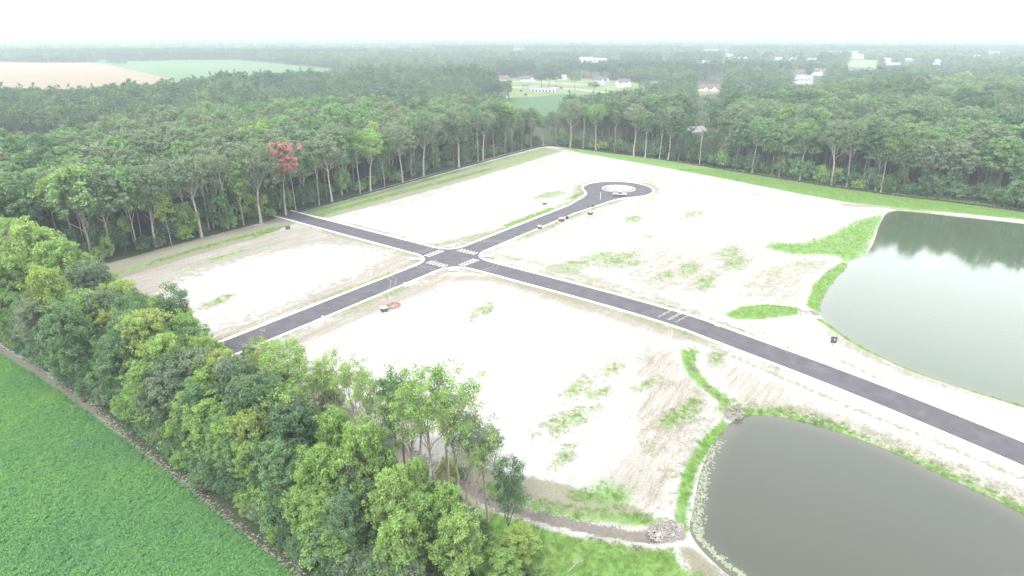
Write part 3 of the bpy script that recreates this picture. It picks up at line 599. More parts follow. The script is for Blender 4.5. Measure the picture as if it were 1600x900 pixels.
def tree(name, seed, H=28, clear=.5, Rad=5, limbs=9, tr=.35, nshell=110, per=20, clump=1.1, leaf=.5, tips=True, fork=True, k=6, sub=3, lean=1.0, shape=1.0, bark='bark', lm='grey', subt=True, gap=.0, droop=0, bare=False, boff=.0):
    r = np.random.default_rng(seed); paths = []; tip = []
    n = 8; z = np.linspace(0, 1, n); wob = np.cumsum(r.normal(0, .012 * H * lean, (n, 2)), 0) * z[:, None]
    topz = H * (.62 + .25 * (not fork)) if clear > .2 else H * .8
    tp = np.stack([wob[:, 0], wob[:, 1], z * topz - .35 * (z == 0)], 1); trr = tr * (1 - .62 * z); trr[0] *= 1.35
    paths.append((tp, trr))
    cz = H * (clear + 1) / 2; hz_ = H * (1 - clear) / 2
    def env(az, zz):      # crown radius at height
        q = np.clip((zz - cz) / hz_, -1, 1); lump = 1 + .18 * math.sin(az * 2 + seed) + .12 * math.sin(az * 5 + seed * 2)
        return Rad * lump * math.sqrt(max(.02, 1 - abs(q) ** (2.2 * shape)))
    for i in range(limbs):
        f = (i + .5) / limbs; zs = H * clear * .85 + (topz - H * clear * .85) * f if topz > H * clear * .85 else topz * (.6 + .4 * f)
        az = i * 2.4 + r.uniform(-.4, .4); zi = min(zs / topz, 1); base = np.array([np.interp(zi, z, tp[:, 0]), np.interp(zi, z, tp[:, 1]), zs])
        ez = min(H * .97, zs + (H - zs) * r.uniform(.35, .85)); rr_ = env(az, ez) * r.uniform(.6, .95)
        end = np.array([wob[-1, 0] * .7 + math.cos(az) * rr_, wob[-1, 1] * .7 + math.sin(az) * rr_, ez])
        t = np.linspace(0, 1, 6)[:, None]; pth = base + (end - base) * t; pth[:, 2] += np.sin(t[:, 0] * np.pi) * -(.06 * H if fork else -.03 * H) * .5; pth[1:-1] += r.normal(0, .02 * H * .5, (4, 3))
        lr = tr * .42 * (1 - .45 * f); paths.append((pth, np.linspace(lr, lr * .28, 6))); tip.append(end)
        for j in range(sub):
            tt = r.uniform(.35, .9); b0 = np.array([np.interp(tt, t[:, 0], pth[:, q]) for q in range(3)])
            e2 = b0 + np.array([r.normal(0, .35 * Rad * .6), r.normal(0, .35 * Rad * .6), r.uniform(.05, .35) * Rad * .8]) + (end - base) * .15
            mid_ = (b0 + e2) / 2 + r.normal(0, .25, 3); paths.append((np.array([b0, mid_, e2]), np.array([lr * .42, lr * .28, lr * .12]))); tip.append(e2)
            if subt:
                e3 = mid_ + r.normal(0, .2 * Rad, 3) + np.array([0, 0, .12 * Rad]); paths.append((np.array([mid_, (mid_ + e3) / 2 + r.normal(0, .12, 3), e3]), np.array([lr * .22, lr * .15, lr * .07]))); tip.append(e3)
    V, Q_ = tubes(paths, k); trunk = quad_mesh(name + " wood", V, Q_, M[bark]); trunk.polygons.foreach_set("use_smooth", np.ones(len(Q_), bool))
    if bare: return trunk, None
    C = []
    while len(C) < nshell:
        d = r.normal(size=3); d /= np.linalg.norm(d)
        if d[2] < -.55 + boff: continue
        if gap and math.sin(d[0] * 5 + seed) * math.sin(d[1] * 5 + seed * 2) * math.cos(d[2] * 4 + seed) > 1 - gap * 1.4: continue
        s_ = r.uniform(.45, 1) ** .45; zz = cz + d[2] * hz_ * s_ * .95; az = math.atan2(d[1], d[0]); e = env(az, zz) if False else Rad * (1 + .18 * math.sin(az * 2 + seed) + .14 * math.sin(az * 5 + seed * 2))
        e *= 1 + .14 * math.sin(d[2] * 7 + seed)
        C.append((wob[-1, 0] * .7 + d[0] * e * s_, wob[-1, 1] * .7 + d[1] * e * s_, zz))
    C = np.array(C) if C else np.zeros((0, 3))
    if tips: C = np.concatenate([C, np.array(tip)])
    V, Q_ = leaves(r, C, per, clump, leaf)
    return trunk, quad_mesh(name + " leaves", V, Q_, M[lm])

# prototypes: edge trees of the wood (long bare pale trunks), canopy trees, pines, hedgerow trees, bushes, far trees
EDGE = [tree(f"edge tree {i}", 100 + i, H=29, clear=.47 + .05 * (i % 3), Rad=4.4 + .5 * (i % 4), limbs=9, tr=.40, nshell=74, per=26, clump=1.1, leaf=.5, lean=.7, sub=4, boff=.35) for i in range(7)]
SLIM = [tree(f"slim tree {i}", 150 + i, H=26, clear=.52, Rad=2.6 + .4 * i, limbs=6, tr=.24, nshell=42, per=22, clump=.95, leaf=.42, lean=.9, sub=3, boff=.3, fork=False) for i in range(4)]
CAN = [tree(f"canopy tree {i}", 200 + i, H=27, clear=.30, Rad=4.8 + .45 * (i % 4), limbs=7, tr=.30, nshell=150, per=26, clump=1.0, leaf=.62, lean=.7, sub=2, boff=.1, k=5, subt=False, bark='barkd') for i in range(7)]
PINE = [tree(f"pine {i}", 250 + i, H=25, clear=.48, Rad=3.2, limbs=9, tr=.28, nshell=110, per=26, clump=.85, leaf=.5, lean=.4, fork=False, shape=.75, sub=2, k=5, subt=False, bark='barkd', lm='pine') for i in range(4)]
HDG = [tree(f"hedgerow tree {i}", 300 + i, H=17, clear=.05 + .04 * (i % 3), Rad=4.6 + .5 * (i % 3), limbs=12, tr=.30, nshell=230, per=58, clump=.85, leaf=.33, lean=.8, sub=3, k=6, bark='barkd', lm='mid', gap=.42) for i in range(4)] + [tree(f"feathery tree {i}", 320 + i, H=17, clear=.18, Rad=3.5 + .4 * i, limbs=16, tr=.24, nshell=120, per=46, clump=.72, leaf=.30, lean=1.1, sub=6, k=5, lm='light', gap=.5, shape=.7) for i in range(3)]
SPARSE = [tree(f"sparse tree {i}", 340 + i, H=25, clear=.42, Rad=3.6 + .4 * i, limbs=10, tr=.30, nshell=26, per=44, clump=.8, leaf=.24, lean=1.1, sub=4, lm='light', boff=.2) for i in range(4)]
THIN = [tree(f"thin tree {i}", 360 + i, H=18, clear=.25, Rad=3.4, limbs=10, tr=.22, nshell=70, per=50, clump=.85, leaf=.25, lean=1.2, sub=4, lm='dark', bark='barkd', gap=.3) for i in range(3)]
SNAG = [tree(f"dead tree {i}", 380 + i, H=16, clear=.3, Rad=3.6, limbs=9, tr=.2, sub=5, lean=1.2, bark='dead', bare=True) for i in range(2)]
BUSH = [tree(f"bush {i}", 400 + i, H=5.5, clear=.0, Rad=2.8, limbs=6, tr=.08, nshell=95, per=46, clump=.62, leaf=.23, sub=2, k=5, bark='barkd', lm='mid') for i in range(5)]
MBUSH = [tree(f"understory bush {i}", 420 + i, H=6, clear=.0, Rad=2.7, limbs=4, tr=.08, nshell=60, per=22, clump=.8, leaf=.45, sub=1, k=4, subt=False, bark='barkd', lm='mid') for i in range(4)]
SAP = [tree(f"sapling {i}", 440 + i, H=12, clear=.3, Rad=1.9, limbs=7, tr=.10, nshell=30, per=26, clump=.75, leaf=.4, sub=2, k=5, fork=False, lm='light') for i in range(3)]
def far_proto(name, seed, H, clear, Rad, n, per, clump, leaf, lm, shape=1):
    return tree(name, seed, H=H, clear=clear, Rad=Rad, limbs=3, tr=.3, nshell=n, per=per, clump=clump, leaf=leaf, tips=False, sub=0, k=4, subt=False, bark='barkd', lm=lm, boff=.1, shape=shape)
FAR = [far_proto(f"far tree {i}", 500 + i, 19, .12, 5.2, 46, 9, 1.5, 1.25, 'mixfar') for i in range(4)] + [far_proto(f"far pine {i}", 520 + i, 22, .2, 3.6, 40, 9, 1.2, 1.1, 'pine') for i in range(2)]

def coll(name, protos):
    c = bpy.data.collections.new(name)
    for i, (tm, lmh) in enumerate(protos):      # each prototype joined into one mesh of wood and leaves
        parts = [x for x in (tm, lmh) if x is not None]
        V = []; Q_ = []; mi = []; b = 0
        for q, me in enumerate(parts):
            v = np.zeros(len(me.vertices) * 3, np.float32); me.vertices.foreach_get("co", v); l = np.zeros(len(me.loops), np.int32); me.loops.foreach_get("vertex_index", l)
            V.append(v.reshape(-1, 3)); Q_.append(l.reshape(-1, 4) + b); mi += [q] * (len(l) // 4); b += len(v) // 3
        me = quad_mesh(f"{name} {i}", np.concatenate(V), np.concatenate(Q_), [p.materials[0] for p in parts], mi)
        c.objects.link(bpy.data.objects.new(f"{name} {i:02d}", me))
    return c
def scatter(name, pts, rot, scl, ids, collection, flat=False):
    """one object whose geometry nodes stand one plant of the collection on each of its points"""
    me = bpy.data.meshes.new(name); n = len(pts); me.vertices.add(n); me.vertices.foreach_set("co", np.asarray(pts, np.float32).ravel())
    a = me.attributes.new("turn", 'FLOAT', 'POINT'); a.data.foreach_set("value", np.asarray(rot, np.float32))
    a = me.attributes.new("size", 'FLOAT_VECTOR', 'POINT'); a.data.foreach_set("vector", np.asarray(scl, np.float32).ravel())
    a = me.attributes.new("pick", 'INT', 'POINT'); a.data.foreach_set("value", np.asarray(ids, np.int32))
    o = link(name, me); md = o.modifiers.new("scatter", 'NODES'); ng = bpy.data.node_groups.new(name + " scatter", 'GeometryNodeTree'); md.node_group = ng
    ng.interface.new_socket("Geometry", in_out='INPUT', socket_type='NodeSocketGeometry'); ng.interface.new_socket("Geometry", in_out='OUTPUT', socket_type='NodeSocketGeometry')
    N = ng.nodes; L = ng.links; gi = N.new("NodeGroupInput"); go = N.new("NodeGroupOutput"); ip = N.new("GeometryNodeInstanceOnPoints"); ci = N.new("GeometryNodeCollectionInfo")
    ci.inputs['Collection'].default_value = collection; ci.inputs['Separate Children'].default_value = True; ci.inputs['Reset Children'].default_value = True
    def na(nm, ty):
        q = N.new("GeometryNodeInputNamedAttribute"); q.data_type = ty; q.inputs['Name'].default_value = nm; return q.outputs[0]
    cx = N.new("ShaderNodeCombineXYZ"); L.new(na("turn", 'FLOAT'), cx.inputs[2]); L.new(cx.outputs[0], ip.inputs['Rotation']); L.new(na("size", 'FLOAT_VECTOR'), ip.inputs['Scale'])
    ip.inputs['Pick Instance'].default_value = True; L.new(na("pick", 'INT'), ip.inputs['Instance Index'])
    mp = N.new("GeometryNodeMeshToPoints"); L.new(gi.outputs[0], mp.inputs[0]); L.new(mp.outputs[0], ip.inputs['Points']); L.new(ci.outputs[0], ip.inputs['Instance']); L.new(ip.outputs[0], go.inputs[0])
    return tag(o, kind='stuff')

ORD = "first second third fourth fifth sixth seventh eighth ninth tenth eleventh twelfth thirteenth fourteenth fifteenth sixteenth seventeenth eighteenth nineteenth".split()
TENS = {2: 'twent', 3: 'thirt', 4: 'fort', 5: 'fift', 6: 'sixt', 7: 'sevent', 8: 'eight', 9: 'ninet'}
def ordinal(n):
    if n < 20: return ORD[n - 1]
    if n >= 100: return "hundred-and-" + ordinal(n - 100) if n > 100 else "hundredth"
    t, u = divmod(n, 10); return TENS[t] + 'ieth' if u == 0 else TENS[t] + 'y-' + ORD[u - 1]

def put_tree(kind, proto, x, y, H, H0, rz=None, lm=None, bark=None, wide=1.0, label='', cat='tree', group=None, z=0.0, tiltx=0, tilty=0):
    s = H / H0; rz = rng.uniform(0, 6.28) if rz is None else rz
    e = empty(kind, (x, y, z), rz); e.scale = (s * wide, s * wide, s); e.rotation_euler = (tiltx, tilty, rz)
    tag(e, label, cat, group)
    t, l = proto
    o = link("trunk", t, e)
    if bark: o.material_slots[0].link = 'OBJECT'; o.material_slots[0].material = M[bark]
    if l is not None:
        c = link("crown", l, e)
        if lm: c.material_slots[0].link = 'OBJECT'; c.material_slots[0].material = M[lm]
    return e
LOOK = {'fresh': 'fresh green', 'grey': 'grey-green', 'mid': 'mid-green', 'light': 'light green', 'lime': 'yellow-green', 'dark': 'dark green', 'pine': 'blue-green', 'rust': 'browning', 'red': 'red'}
placed = []

# --- the left wood's edge: tall pale trunks, each where its foot stands
edge_left = [(97, 396, 26, 'S', 'grey'), (123, 399, 27, 'E', 'light'), (135, 399, 25, 'S', 'mid'), (150, 399, 29, 'E', 'light'), (175, 394, 27, 'E', 'grey'), (197, 391, 11, 'P', 'light'), (209, 378, 22, 'S', 'mid'), (222, 374, 23, 'S', 'grey'),
             (244, 385, 27, 'E', 'grey'), (268, 382, 17, 'P', 'lime'), (294, 371, 22, 'S', 'mid'), (315, 370, 29, 'E', 'grey'), (327, 359, 26, 'S', 'grey'), (334, 356, 27, 'S', 'grey'), (347, 354, 25, 'S', 'grey'), (357, 358, 27, 'S', 'grey'), (381, 352, 23, 'P', 'light'),
             (408, 348, 30, 'E', 'grey'), (447, 336, 28, 'R', 'red'), (463, 332, 22, 'S', 'grey'), (499, 321, 22, 'S', 'mid'), (519, 316, 28, 'E', 'grey'), (533, 302, 29, 'E', 'grey'), (563, 302, 28, 'S', 'mid'), (579, 299, 27, 'E', 'light'), (601, 291, 24, 'P', 'mid'),
             (589, 279, 27, 'S', 'light'), (629, 286, 27, 'E', 'grey'), (662, 276, 29, 'E', 'grey'), (717, 262, 31, 'E', 'grey'), (725, 257, 24, 'S', 'grey'), (747, 252, 27, 'S', 'mid'), (755, 250, 27, 'E', 'grey'), (772, 246, 25, 'S', 'mid'), (789, 241, 19, 'S', 'grey'), (800, 239, 20, 'S', 'grey'),
             (815, 234, 18, 'S', 'mid'), (830, 231, 18, 'S', 'grey'), (849, 227, 18, 'E', 'mid')]
MAPLE = [tree('red maple', 190, H=27, clear=.46, Rad=6.2, limbs=10, tr=.34, nshell=190, per=28, clump=1.0, leaf=.5, lean=.5, sub=4, lm='red')] * 7
EP = {'R': (MAPLE, 27), 'E': (EDGE, 29), 'S': (SLIM, 26), 'P': (SAP, 12), 'C': (CAN, 27)}
maple_i = 18
what = {'R': 'maple', 'E': 'tall tree', 'S': 'slim tree', 'P': 'sapling'}
for i, (u, v, H, ty, c) in enumerate(edge_left):
    x, y = at(u, v); pr, H0 = EP[ty]; k = i - maple_i
    if k == 0: lab = "red-leaved maple standing out of the green wood's edge, pale trunk"
    else: lab = f"{LOOK[c]} {what[ty]} with bare trunk, {ordinal(abs(k))} trunk {'past' if k > 0 else 'before'} the red maple"
    put_tree("woodland_edge_tree", pr[i % len(pr)], x, y, H, H0, lm=c, label=lab, group="bare-trunked trees along the wood's edge", wide=1.12 * (1.16 if ty == 'E' and c != 'red' else 1.35 if c == 'red' else 1) if ty == 'E' else 1)
    placed.append((x, y))
# --- the right wood's edge
edge_right = [(869, 226, 19, 'S', 'grey'), (891, 231, 29, 'E', 'grey'), (911, 233, 26, 'S', 'mid'), (931, 235, 27, 'E', 'fresh'), (960, 238, 24, 'S', 'rust'), (990, 245, 29, 'E', 'grey'), (1008, 247, 26, 'E', 'mid'), (1030, 250, 25, 'S', 'mid'), (1044, 250, 29, 'E', 'grey'), (1060, 252, 26, 'C', 'dark'),
              (1093, 257, 27, 'S', 'grey'), (1150, 266, 25, 'C', 'mid'), (1175, 271, 27, 'E', 'mid'), (1205, 276, 25, 'C', 'mid'), (1250, 282, 29, 'E', 'fresh'), (1298, 290, 30, 'E', 'grey'), (1323, 291, 29, 'E', 'grey'), (1376, 301, 24, 'S', 'lime'),
              (1410, 302, 23, 'C', 'dark'), (1440, 300, 28, 'E', 'fresh'), (1485, 300, 26, 'C', 'mid'), (1520, 310, 24, 'C', 'dark'), (1553, 318, 27, 'C', 'fresh'), (1590, 325, 22, 'C', 'mid')]
for i, (u, v, H, ty, c) in enumerate(edge_right):
    x, y = at(u, v); pr, H0 = EP[ty]
    wh = {'E': 'tall tree, pale trunk', 'S': 'slim bare-trunked tree', 'C': 'full leafy tree'}[ty]
    put_tree("woodland_edge_tree", pr[(i * 3) % len(pr)], x, y, H, H0, lm=c, label=f"{LOOK[c]} {wh}, {ordinal(i + 1)} along the grass strip from its far corner", group="trees along the wood behind the far pond", wide=1.15 if ty != 'S' else 1)
    placed.append((x, y))

# --- wood interiors
def sample(poly_, step, jit, seed, ymax=1e9):
    P = np.asarray(poly_); r = np.random.default_rng(seed); xs = np.arange(P[:, 0].min(), P[:, 0].max(), step); ys = np.arange(P[:, 1].min(), min(P[:, 1].max(), ymax), step * .87)
    X, Y = np.meshgrid(xs, ys); X = X + (np.arange(len(ys)) % 2)[:, None] * step / 2; X = X.ravel() + r.uniform(-jit, jit, X.size); Y = Y.ravel() + r.uniform(-jit, jit, Y.size)
    return X, Y
def visible(X, Y, m=20): return (np.abs(X) < (.80 if np.min(Y) > 250 else .88) * Y + m) & (Y > 0)
clx, cly = at(1100, 212)
def corridor(X, Y):      # low sight line to the house in the clearing
    u = 800 + FPX * X / (Y * cP + (CAMH - 5) * sP); return (u > 1066) & (u < 1140) & (Y < cly + 25)
XA, YA = sample(WOOD_A, 8.0, 2.8, 3); dA_ = sdf(XA, YA, WOOD_A); kA = (dA_ > 2.5) & visible(XA, YA)
XC, YC = sample(WOOD_C, 8.2, 3.0, 4, 760); dC_ = sdf(XC, YC, WOOD_C); kC = (dC_ > 3) & visible(XC, YC) & ~corridor(XC, YC) & (sdf(XC, YC, CLEARING) < -3)
SIGHT = [[(778, 128), (796, 118), (850, 115), (1000, 124), (1015, 134), (990, 139), (925, 144), (875, 147), (840, 152), (830, 160), (805, 163), (790, 160)], [(783, 150), (797, 170), (850, 166), (878, 156), (884, 146), (830, 150)], [(1085, 103), (1130, 103.5), (1182, 107.5), (1245, 111), (1245, 113), (1180, 111), (1085, 107)], [(1322, 91), (1374, 91), (1372, 108), (1320, 108)], [(1092, 128), (1128, 128), (1130, 142), (1085, 144)], [(1236, 108), (1292, 105), (1290, 124), (1262, 133), (1238, 131)],
         [(-50, 95), (150, 93), (370, 92), (520, 106), (570, 113), (540, 118), (270, 128), (200, 135), (110, 136), (-50, 139)], [(905, 90), (950, 90), (950, 99), (905, 99)]]
SIGHT_Y = [1080, 800, 1280, 1600, 775, 930, 1500, 1440]
def blocks(x, y, H):
    u, v = pix(x, y, H * .96); r_ = np.zeros(np.shape(x), bool)
    for P, ym in zip(SIGHT, SIGHT_Y): r_ |= (sdf(np.atleast_1d(u), np.atleast_1d(v), P).reshape(np.shape(x)) > 0) & (y < ym)
    return r_
T = []
for X, Y, dd_, kk, wname in ((XA, YA, dA_, kA, 'left'), (XC, YC, dC_, kC, 'right')):
    for x, y, d_ in zip(X[kk], Y[kk], dd_[kk]):
        if min(((x - p[0]) ** 2 + (y - p[1]) ** 2 for p in placed), default=99) < 9: continue
        T.append((x, y, d_, wname))
tone = vnoise(np.array([t[0] for t in T]), np.array([t[1] for t in T]), 34, 8); tr_ = rng.uniform(0, 1, len(T))
order = np.argsort([math.hypot(t[0], t[1]) for t in T]); stuffT = []
n_ind = 0
def pick(tn, q, right, y):
    if right and (tn > .55): return 'pine' if q < .6 else 'dark'
    if q < .02: return 'lime'
    if q < .13: return 'fresh'
    if q < .14: return 'grey'
    if tn < .30: return 'fresh' if q < .40 else ('mid' if q < .8 else 'grey')
    if tn < .65: return 'grey' if q < .82 else 'mid'
    return 'mid' if q < .45 else ('dark' if q < .68 else 'grey')
kD = (dC_ > 3) & visible(XC, YC) & corridor(XC, YC) & (sdf(XC, YC, CLEARING) < -3)
for x, y in zip(XC[kD], YC[kD]):
    if rng.uniform() < .3: continue
    Hl = CAMH - (CAMH - 3.2) * y / cly if y < cly else 12
    put_tree("low_woodland_tree", HDG[int(x) % 7] if y < 360 else CAN[int(y) % 7], x, y, Hl * rng.uniform(.72, 1.04), 17 if y < 360 else 27, lm=rng.choice(['mid', 'dark', 'grey']), wide=1.25, bark='barkd', label="low leafy tree in the gap of the wood before the pale-roofed house", group="low trees in the gap of the wood")
for j in order:
    x, y, d_, wn = T[j]; c = pick(tone[j], tr_[j], wn == 'right', y)
    H = 23.5 + 6 * vnoise(np.array([x]), np.array([y]), 23, 3)[0] + rng.uniform(-3.2, 2.6)
    if c == 'pine': H *= .93
    while H > 9 and blocks(x, y, H): H -= 1.2
    if n_ind < 290 and c != 'pine':
        band = 'just inside' if d_ < 14 else ('in the depth of' if d_ < 60 else 'far back in')
        wood = "wood beyond the crossroads' far side" if wn == 'left' else 'wood behind the far pond'
        put_tree("woodland_tree", CAN[j % 7], x, y, H, 27, lm=c, label=f"{LOOK[c]} rounded crown {band} the {wood}", group=f"{LOOK[c]} canopy trees {band} the {wn} wood", bark='bark' if d_ < 16 and j % 2 else None, wide=rng.uniform(.92, 1.4)); n_ind += 1
    else: stuffT.append((x, y, H, c))
# low growth under the edges
for line, wn, sd_ in ((F_A, "left wood's edge", 5), (F_C[:9], "right wood's edge", 6)):
    P = np.array(smooth_line(line, 0)); seg = np.linalg.norm(np.diff(P, axis=0), axis=1); L_ = np.concatenate([[0], np.cumsum(seg)])
    n = int(L_[-1] / 2.1); n = min(n, 148)
    for i in range(n):
        s = (i + rng.uniform(0, .8)) * L_[-1] / n; x = np.interp(s, L_, P[:, 0]); y = np.interp(s, L_, P[:, 1]); j = min(np.searchsorted(L_, s), len(seg)) - 1
        t = (P[j + 1] - P[j]) / seg[j]; nrm = np.array([-t[1], t[0]]); dp = rng.uniform(1.5, 11); x, y = x + nrm[0] * dp, y + nrm[1] * dp
        u_, v_ = pix(x, y)
        right = wn.startswith('right'); low = right and 1060 < u_ < 1142
        H = rng.uniform(2.0, 5.5) * (1.0 if not right else 1.5) * (1 if not low else 1.1)
        if rng.uniform() < .3 and not low: H = rng.uniform(7, 14)
        c = rng.choice(['mid', 'dark', 'light', 'grey', 'lime'], p=[.38, .27, .2, .12, .03])
        put_tree("understory_bush", MBUSH[i % 4], x, y, H, 6, lm=c, wide=rng.uniform(.9, 1.4) * (1 if H < 7 else .6), label=f"{LOOK[c]} {'low' if H < 6 else 'tall'} bush under the trees of the {wn}", cat='bush', group=f"{LOOK[c]} {'low' if H < 6 else 'tall'} bushes at the foot of the {wn}")

# far woods as one mass
CF = coll("far", FAR); 
XB, YB = sample(WOOD_B, 6.5, 2.2, 9); kB = (sdf(XB, YB, WOOD_B) > 1) & visible(XB, YB)
excl = [TAN, PALE, GAPF, LAWN, STRIP, PARK, WOOD_A, WOOD_C, WOOD_B]
pts = []; ids = []; scs = []
CMC = coll("woods canopy", [(CAN[i][0], CAN[i][1]) for i in range(7)]); mcmap = ['grey', 'mid', 'dark', 'fresh', 'mid', 'grey', 'light']
for i, o in enumerate(CMC.objects): o.data.materials[1] = M[mcmap[i]]
for i, (tm, lmh) in enumerate(PINE): pass
CMP = coll("woods zpine", PINE)
for o in list(CMP.objects): CMC.objects.link(o)
pick_i = {'grey': (0, 5), 'mid': (1, 4), 'dark': (2, 2), 'fresh': (3, 3), 'lime': (6, 6), 'rust': (0, 5), 'pine': (7, 8, 9, 10)}
sc0 = [27] * 7 + [25] * 4
P_ = []; I_ = []; S_ = []
for x, y, H, c in stuffT:
    i = int(rng.choice(pick_i[c])); P_.append((x, y, 0)); I_.append(i); wd = rng.uniform(.92, 1.4); s = H / sc0[i]; S_.append((s * wd, s * wd, s))
scatter("woodland_canopy", P_, rng.uniform(0, 6.28, len(P_)), S_, I_, CMC)
# HOUSES: (u, v, width, depth, storeys, turn, wall, roof, label, wing)
HOUSES = [
    (786, 126, 17, 11, 1, -12, 'cream', 'rbrown', "cream house with reddish-brown roof, half hidden behind the dark wood", 0),
    (826, 126.5, 20, 11, 1, -8, 'white', 'rgrey', "long white house with front-facing gable and grey roof beside the village lawn", 1),
    (877, 124, 13, 9, 1, 12, 'white', 'rlight', "small white house with pale gabled roof behind the dark lawn trees", 0),
    (938, 132, 19, 12, 2, -20, 'pale', 'rgrey', "two-storey pale grey house with dark roof beside the round tree", 1),
    (974, 136, 16, 11, 2, 16, 'white', 'rbrown', "white two-storey house with twin gables on the open lawn", 2),
    (1108, 142, 24, 12, 1, -10, 'white', 'rbrown', "long white house with brown roof and small gables above the trees", 2),
    (1084, 212, 14, 9, 1, 40, 'cream', 'rlight', "pale-roofed house glimpsed through the gap in the wood", 0),
    (1122, 216, 11, 4, 1, -4, 'white', 'rlight', "low white shed in the gap in the wood beside the pale-roofed house", 0),
    (915, 100, 26, 14, 3, 5, 'white', 'rlight', "tall white house above the distant treetops, first of the pair", 1),
    (936, 99, 30, 14, 2, -5, 'white', 'rlight', "wide white house above the distant treetops, second of the pair", 2),
    (985, 103, 30, 12, 1, 0, 'pale', 'rlight', "faint pale roof among the distant trees beyond the tree belt", 0),
    (1253, 131, 22, 14, 2, 18, 'white', 'rlight', "large white house with tall windows, nearer one above the right-hand wood", 1),
    (1247, 120, 20, 12, 2, 0, 'cream', 'rbrown', "cream house with brown roof directly behind the large white house", 0),
    (1280, 118, 18, 12, 2, -25, 'white', 'rbrown', "white gabled house with pinkish roof beside the playing field trees", 1),
    (1345, 113, 34, 13, 1, -6, 'cream', 'rbrown', "long low house with brown roof below the bright playing field", 0),
    (1362, 116, 26, 12, 1, -10, 'pale', 'rlight', "long low grey-roofed house nearest the wood below the playing field", 0),
    (1076, 80, 36, 16, 2, 0, 'white', 'rlight', "white building standing alone near the hazy horizon", 0),
    (1118, 84, 60, 18, 2, 4, 'white', 'rlight', "wide white building block in the hazy distance", 0),
    (1158, 96, 22, 12, 2, 6, 'pale', 'rlight', "pale house between distant trees, below the wide white block", 0),
    (1290, 91, 18, 12, 3, 0, 'white', 'rlight', "tall narrow white house beyond the playing field, first of three", 0),
    (1308, 89, 16, 12, 3, 10, 'white', 'rlight', "tall narrow white house beyond the playing field, last of three", 0),
    (1298, 88, 16, 12, 3, -10, 'pale', 'rlight', "tall narrow grey house beyond the playing field, middle of three", 0),
    (1268, 96, 20, 12, 1, 0, 'pale', 'rlight', "low pale house beyond the large white houses", 0),
    (1340, 92, 22, 12, 2, 10, 'white', 'rlight', "white house on the far edge of the playing field", 0),
    (1552, 88, 30, 14, 2, -8, 'white', 'rlight', "white house with grey roof amid far woods, well apart from others", 1),
    (1395, 104, 22, 12, 1, 10, 'pale', 'rlight', "pale low house among trees past the playing field", 0),
    (1021, 134, 7, 6, 1, 10, 'white', 'rlight', "tiny white shed at the wood's back edge past the twin-gabled house", 0),
    (1041, 133, 8, 6, 1, -10, 'white', 'rlight', "tiny white garage at the wood's back edge before the long brown-roofed house", 0),
    (745, 112, 16, 11, 2, -5, 'pale', 'rlight', "small pale grey house among distant treetops, first such from the tan field side", 0),
    (960, 95, 16, 11, 1, -20, 'pale', 'rlight', "small pale grey house among distant treetops, second such from the tan field side", 0),
    (1010, 103, 16, 11, 1, 10, 'white', 'rlight', "small white house among distant treetops, third such from the tan field side", 0),
    (1040, 97, 16, 11, 1, -20, 'white', 'rlight', "small white house among distant treetops, fourth such from the tan field side", 0),
    (1098, 100, 22, 11, 1, -14, 'pale', 'rlight', "small pale grey house among distant treetops, fifth such from the tan field side", 0),
    (1135, 99, 16, 11, 2, 5, 'white', 'rlight', "small white house among distant treetops, sixth such from the tan field side", 0),
    (1140, 89, 16, 11, 1, 0, 'pale', 'rlight', "small pale grey house among distant treetops, seventh such from the tan field side", 0),
    (1178, 101, 22, 11, 1, -14, 'pale', 'rlight', "small pale grey house among distant treetops, eighth such from the tan field side", 0),
    (1190, 88, 16, 11, 1, -10, 'white', 'rlight', "small white house among distant treetops, ninth such from the tan field side", 0),
    (1205, 104, 16, 11, 2, 15, 'pale', 'rlight', "small pale grey house among distant treetops, tenth such from the tan field side", 0),
    (1215, 97, 16, 11, 2, 5, 'white', 'rlight', "small white house among distant treetops, eleventh such from the tan field side", 0),
    (1228, 99, 22, 11, 1, 16, 'white', 'rlight', "small white house among distant treetops, twelfth such from the tan field side", 0),
    (1240, 95, 16, 11, 1, -20, 'pale', 'rlight', "small pale grey house among distant treetops, thirteenth such from the tan field side", 0),
    (1262, 100, 20, 11, 1, 14, 'white', 'rlight', "small white house among distant treetops, fourteenth such from the tan field side", 0),
    (1335, 86, 16, 11, 2, 5, 'pale', 'rlight', "small pale grey house among distant treetops, fifteenth such from the tan field side", 0),
    (1385, 98, 16, 11, 2, -5, 'white', 'rlight', "small white house among distant treetops, sixteenth such from the tan field side", 0),
    (1420, 96, 16, 11, 1, 0, 'pale', 'rlight', "small pale grey house among distant treetops, seventeenth such from the tan field side", 0),
    (1465, 101, 16, 11, 2, -5, 'pale', 'rlight', "small pale grey house among distant treetops, eighteenth such from the tan field side", 0),
    (1525, 93, 16, 11, 2, 15, 'white', 'rlight', "small white house among distant treetops, nineteenth such from the tan field side", 0),
    (1575, 97, 16, 11, 2, 5, 'pale', 'rlight', "small pale grey house among distant treetops, twentieth such from the tan field side", 0),
    (810, 82, 26, 14, 2, 0, 'pale', 'rlight', "pale hazy house far behind the village trees", 0),
    (886, 92, 20, 12, 2, 0, 'pale', 'rlight', "faint house far beyond the small white house", 0),
]
for nme, c in (('white', (.74, .74, .73)), ('cream', (.60, .52, .45)), ('pale', (.50, .54, .57))): M['w' + nme] = mat("siding " + nme, tuple(q * .7 for q in c))
for nme, c in (('rgrey', (.065, .067, .078)), ('rbrown', (.095, .072, .070)), ('rlight', (.20, .20, .215))): M[nme] = mat("shingles " + nme, c, noise=(.6, .2))
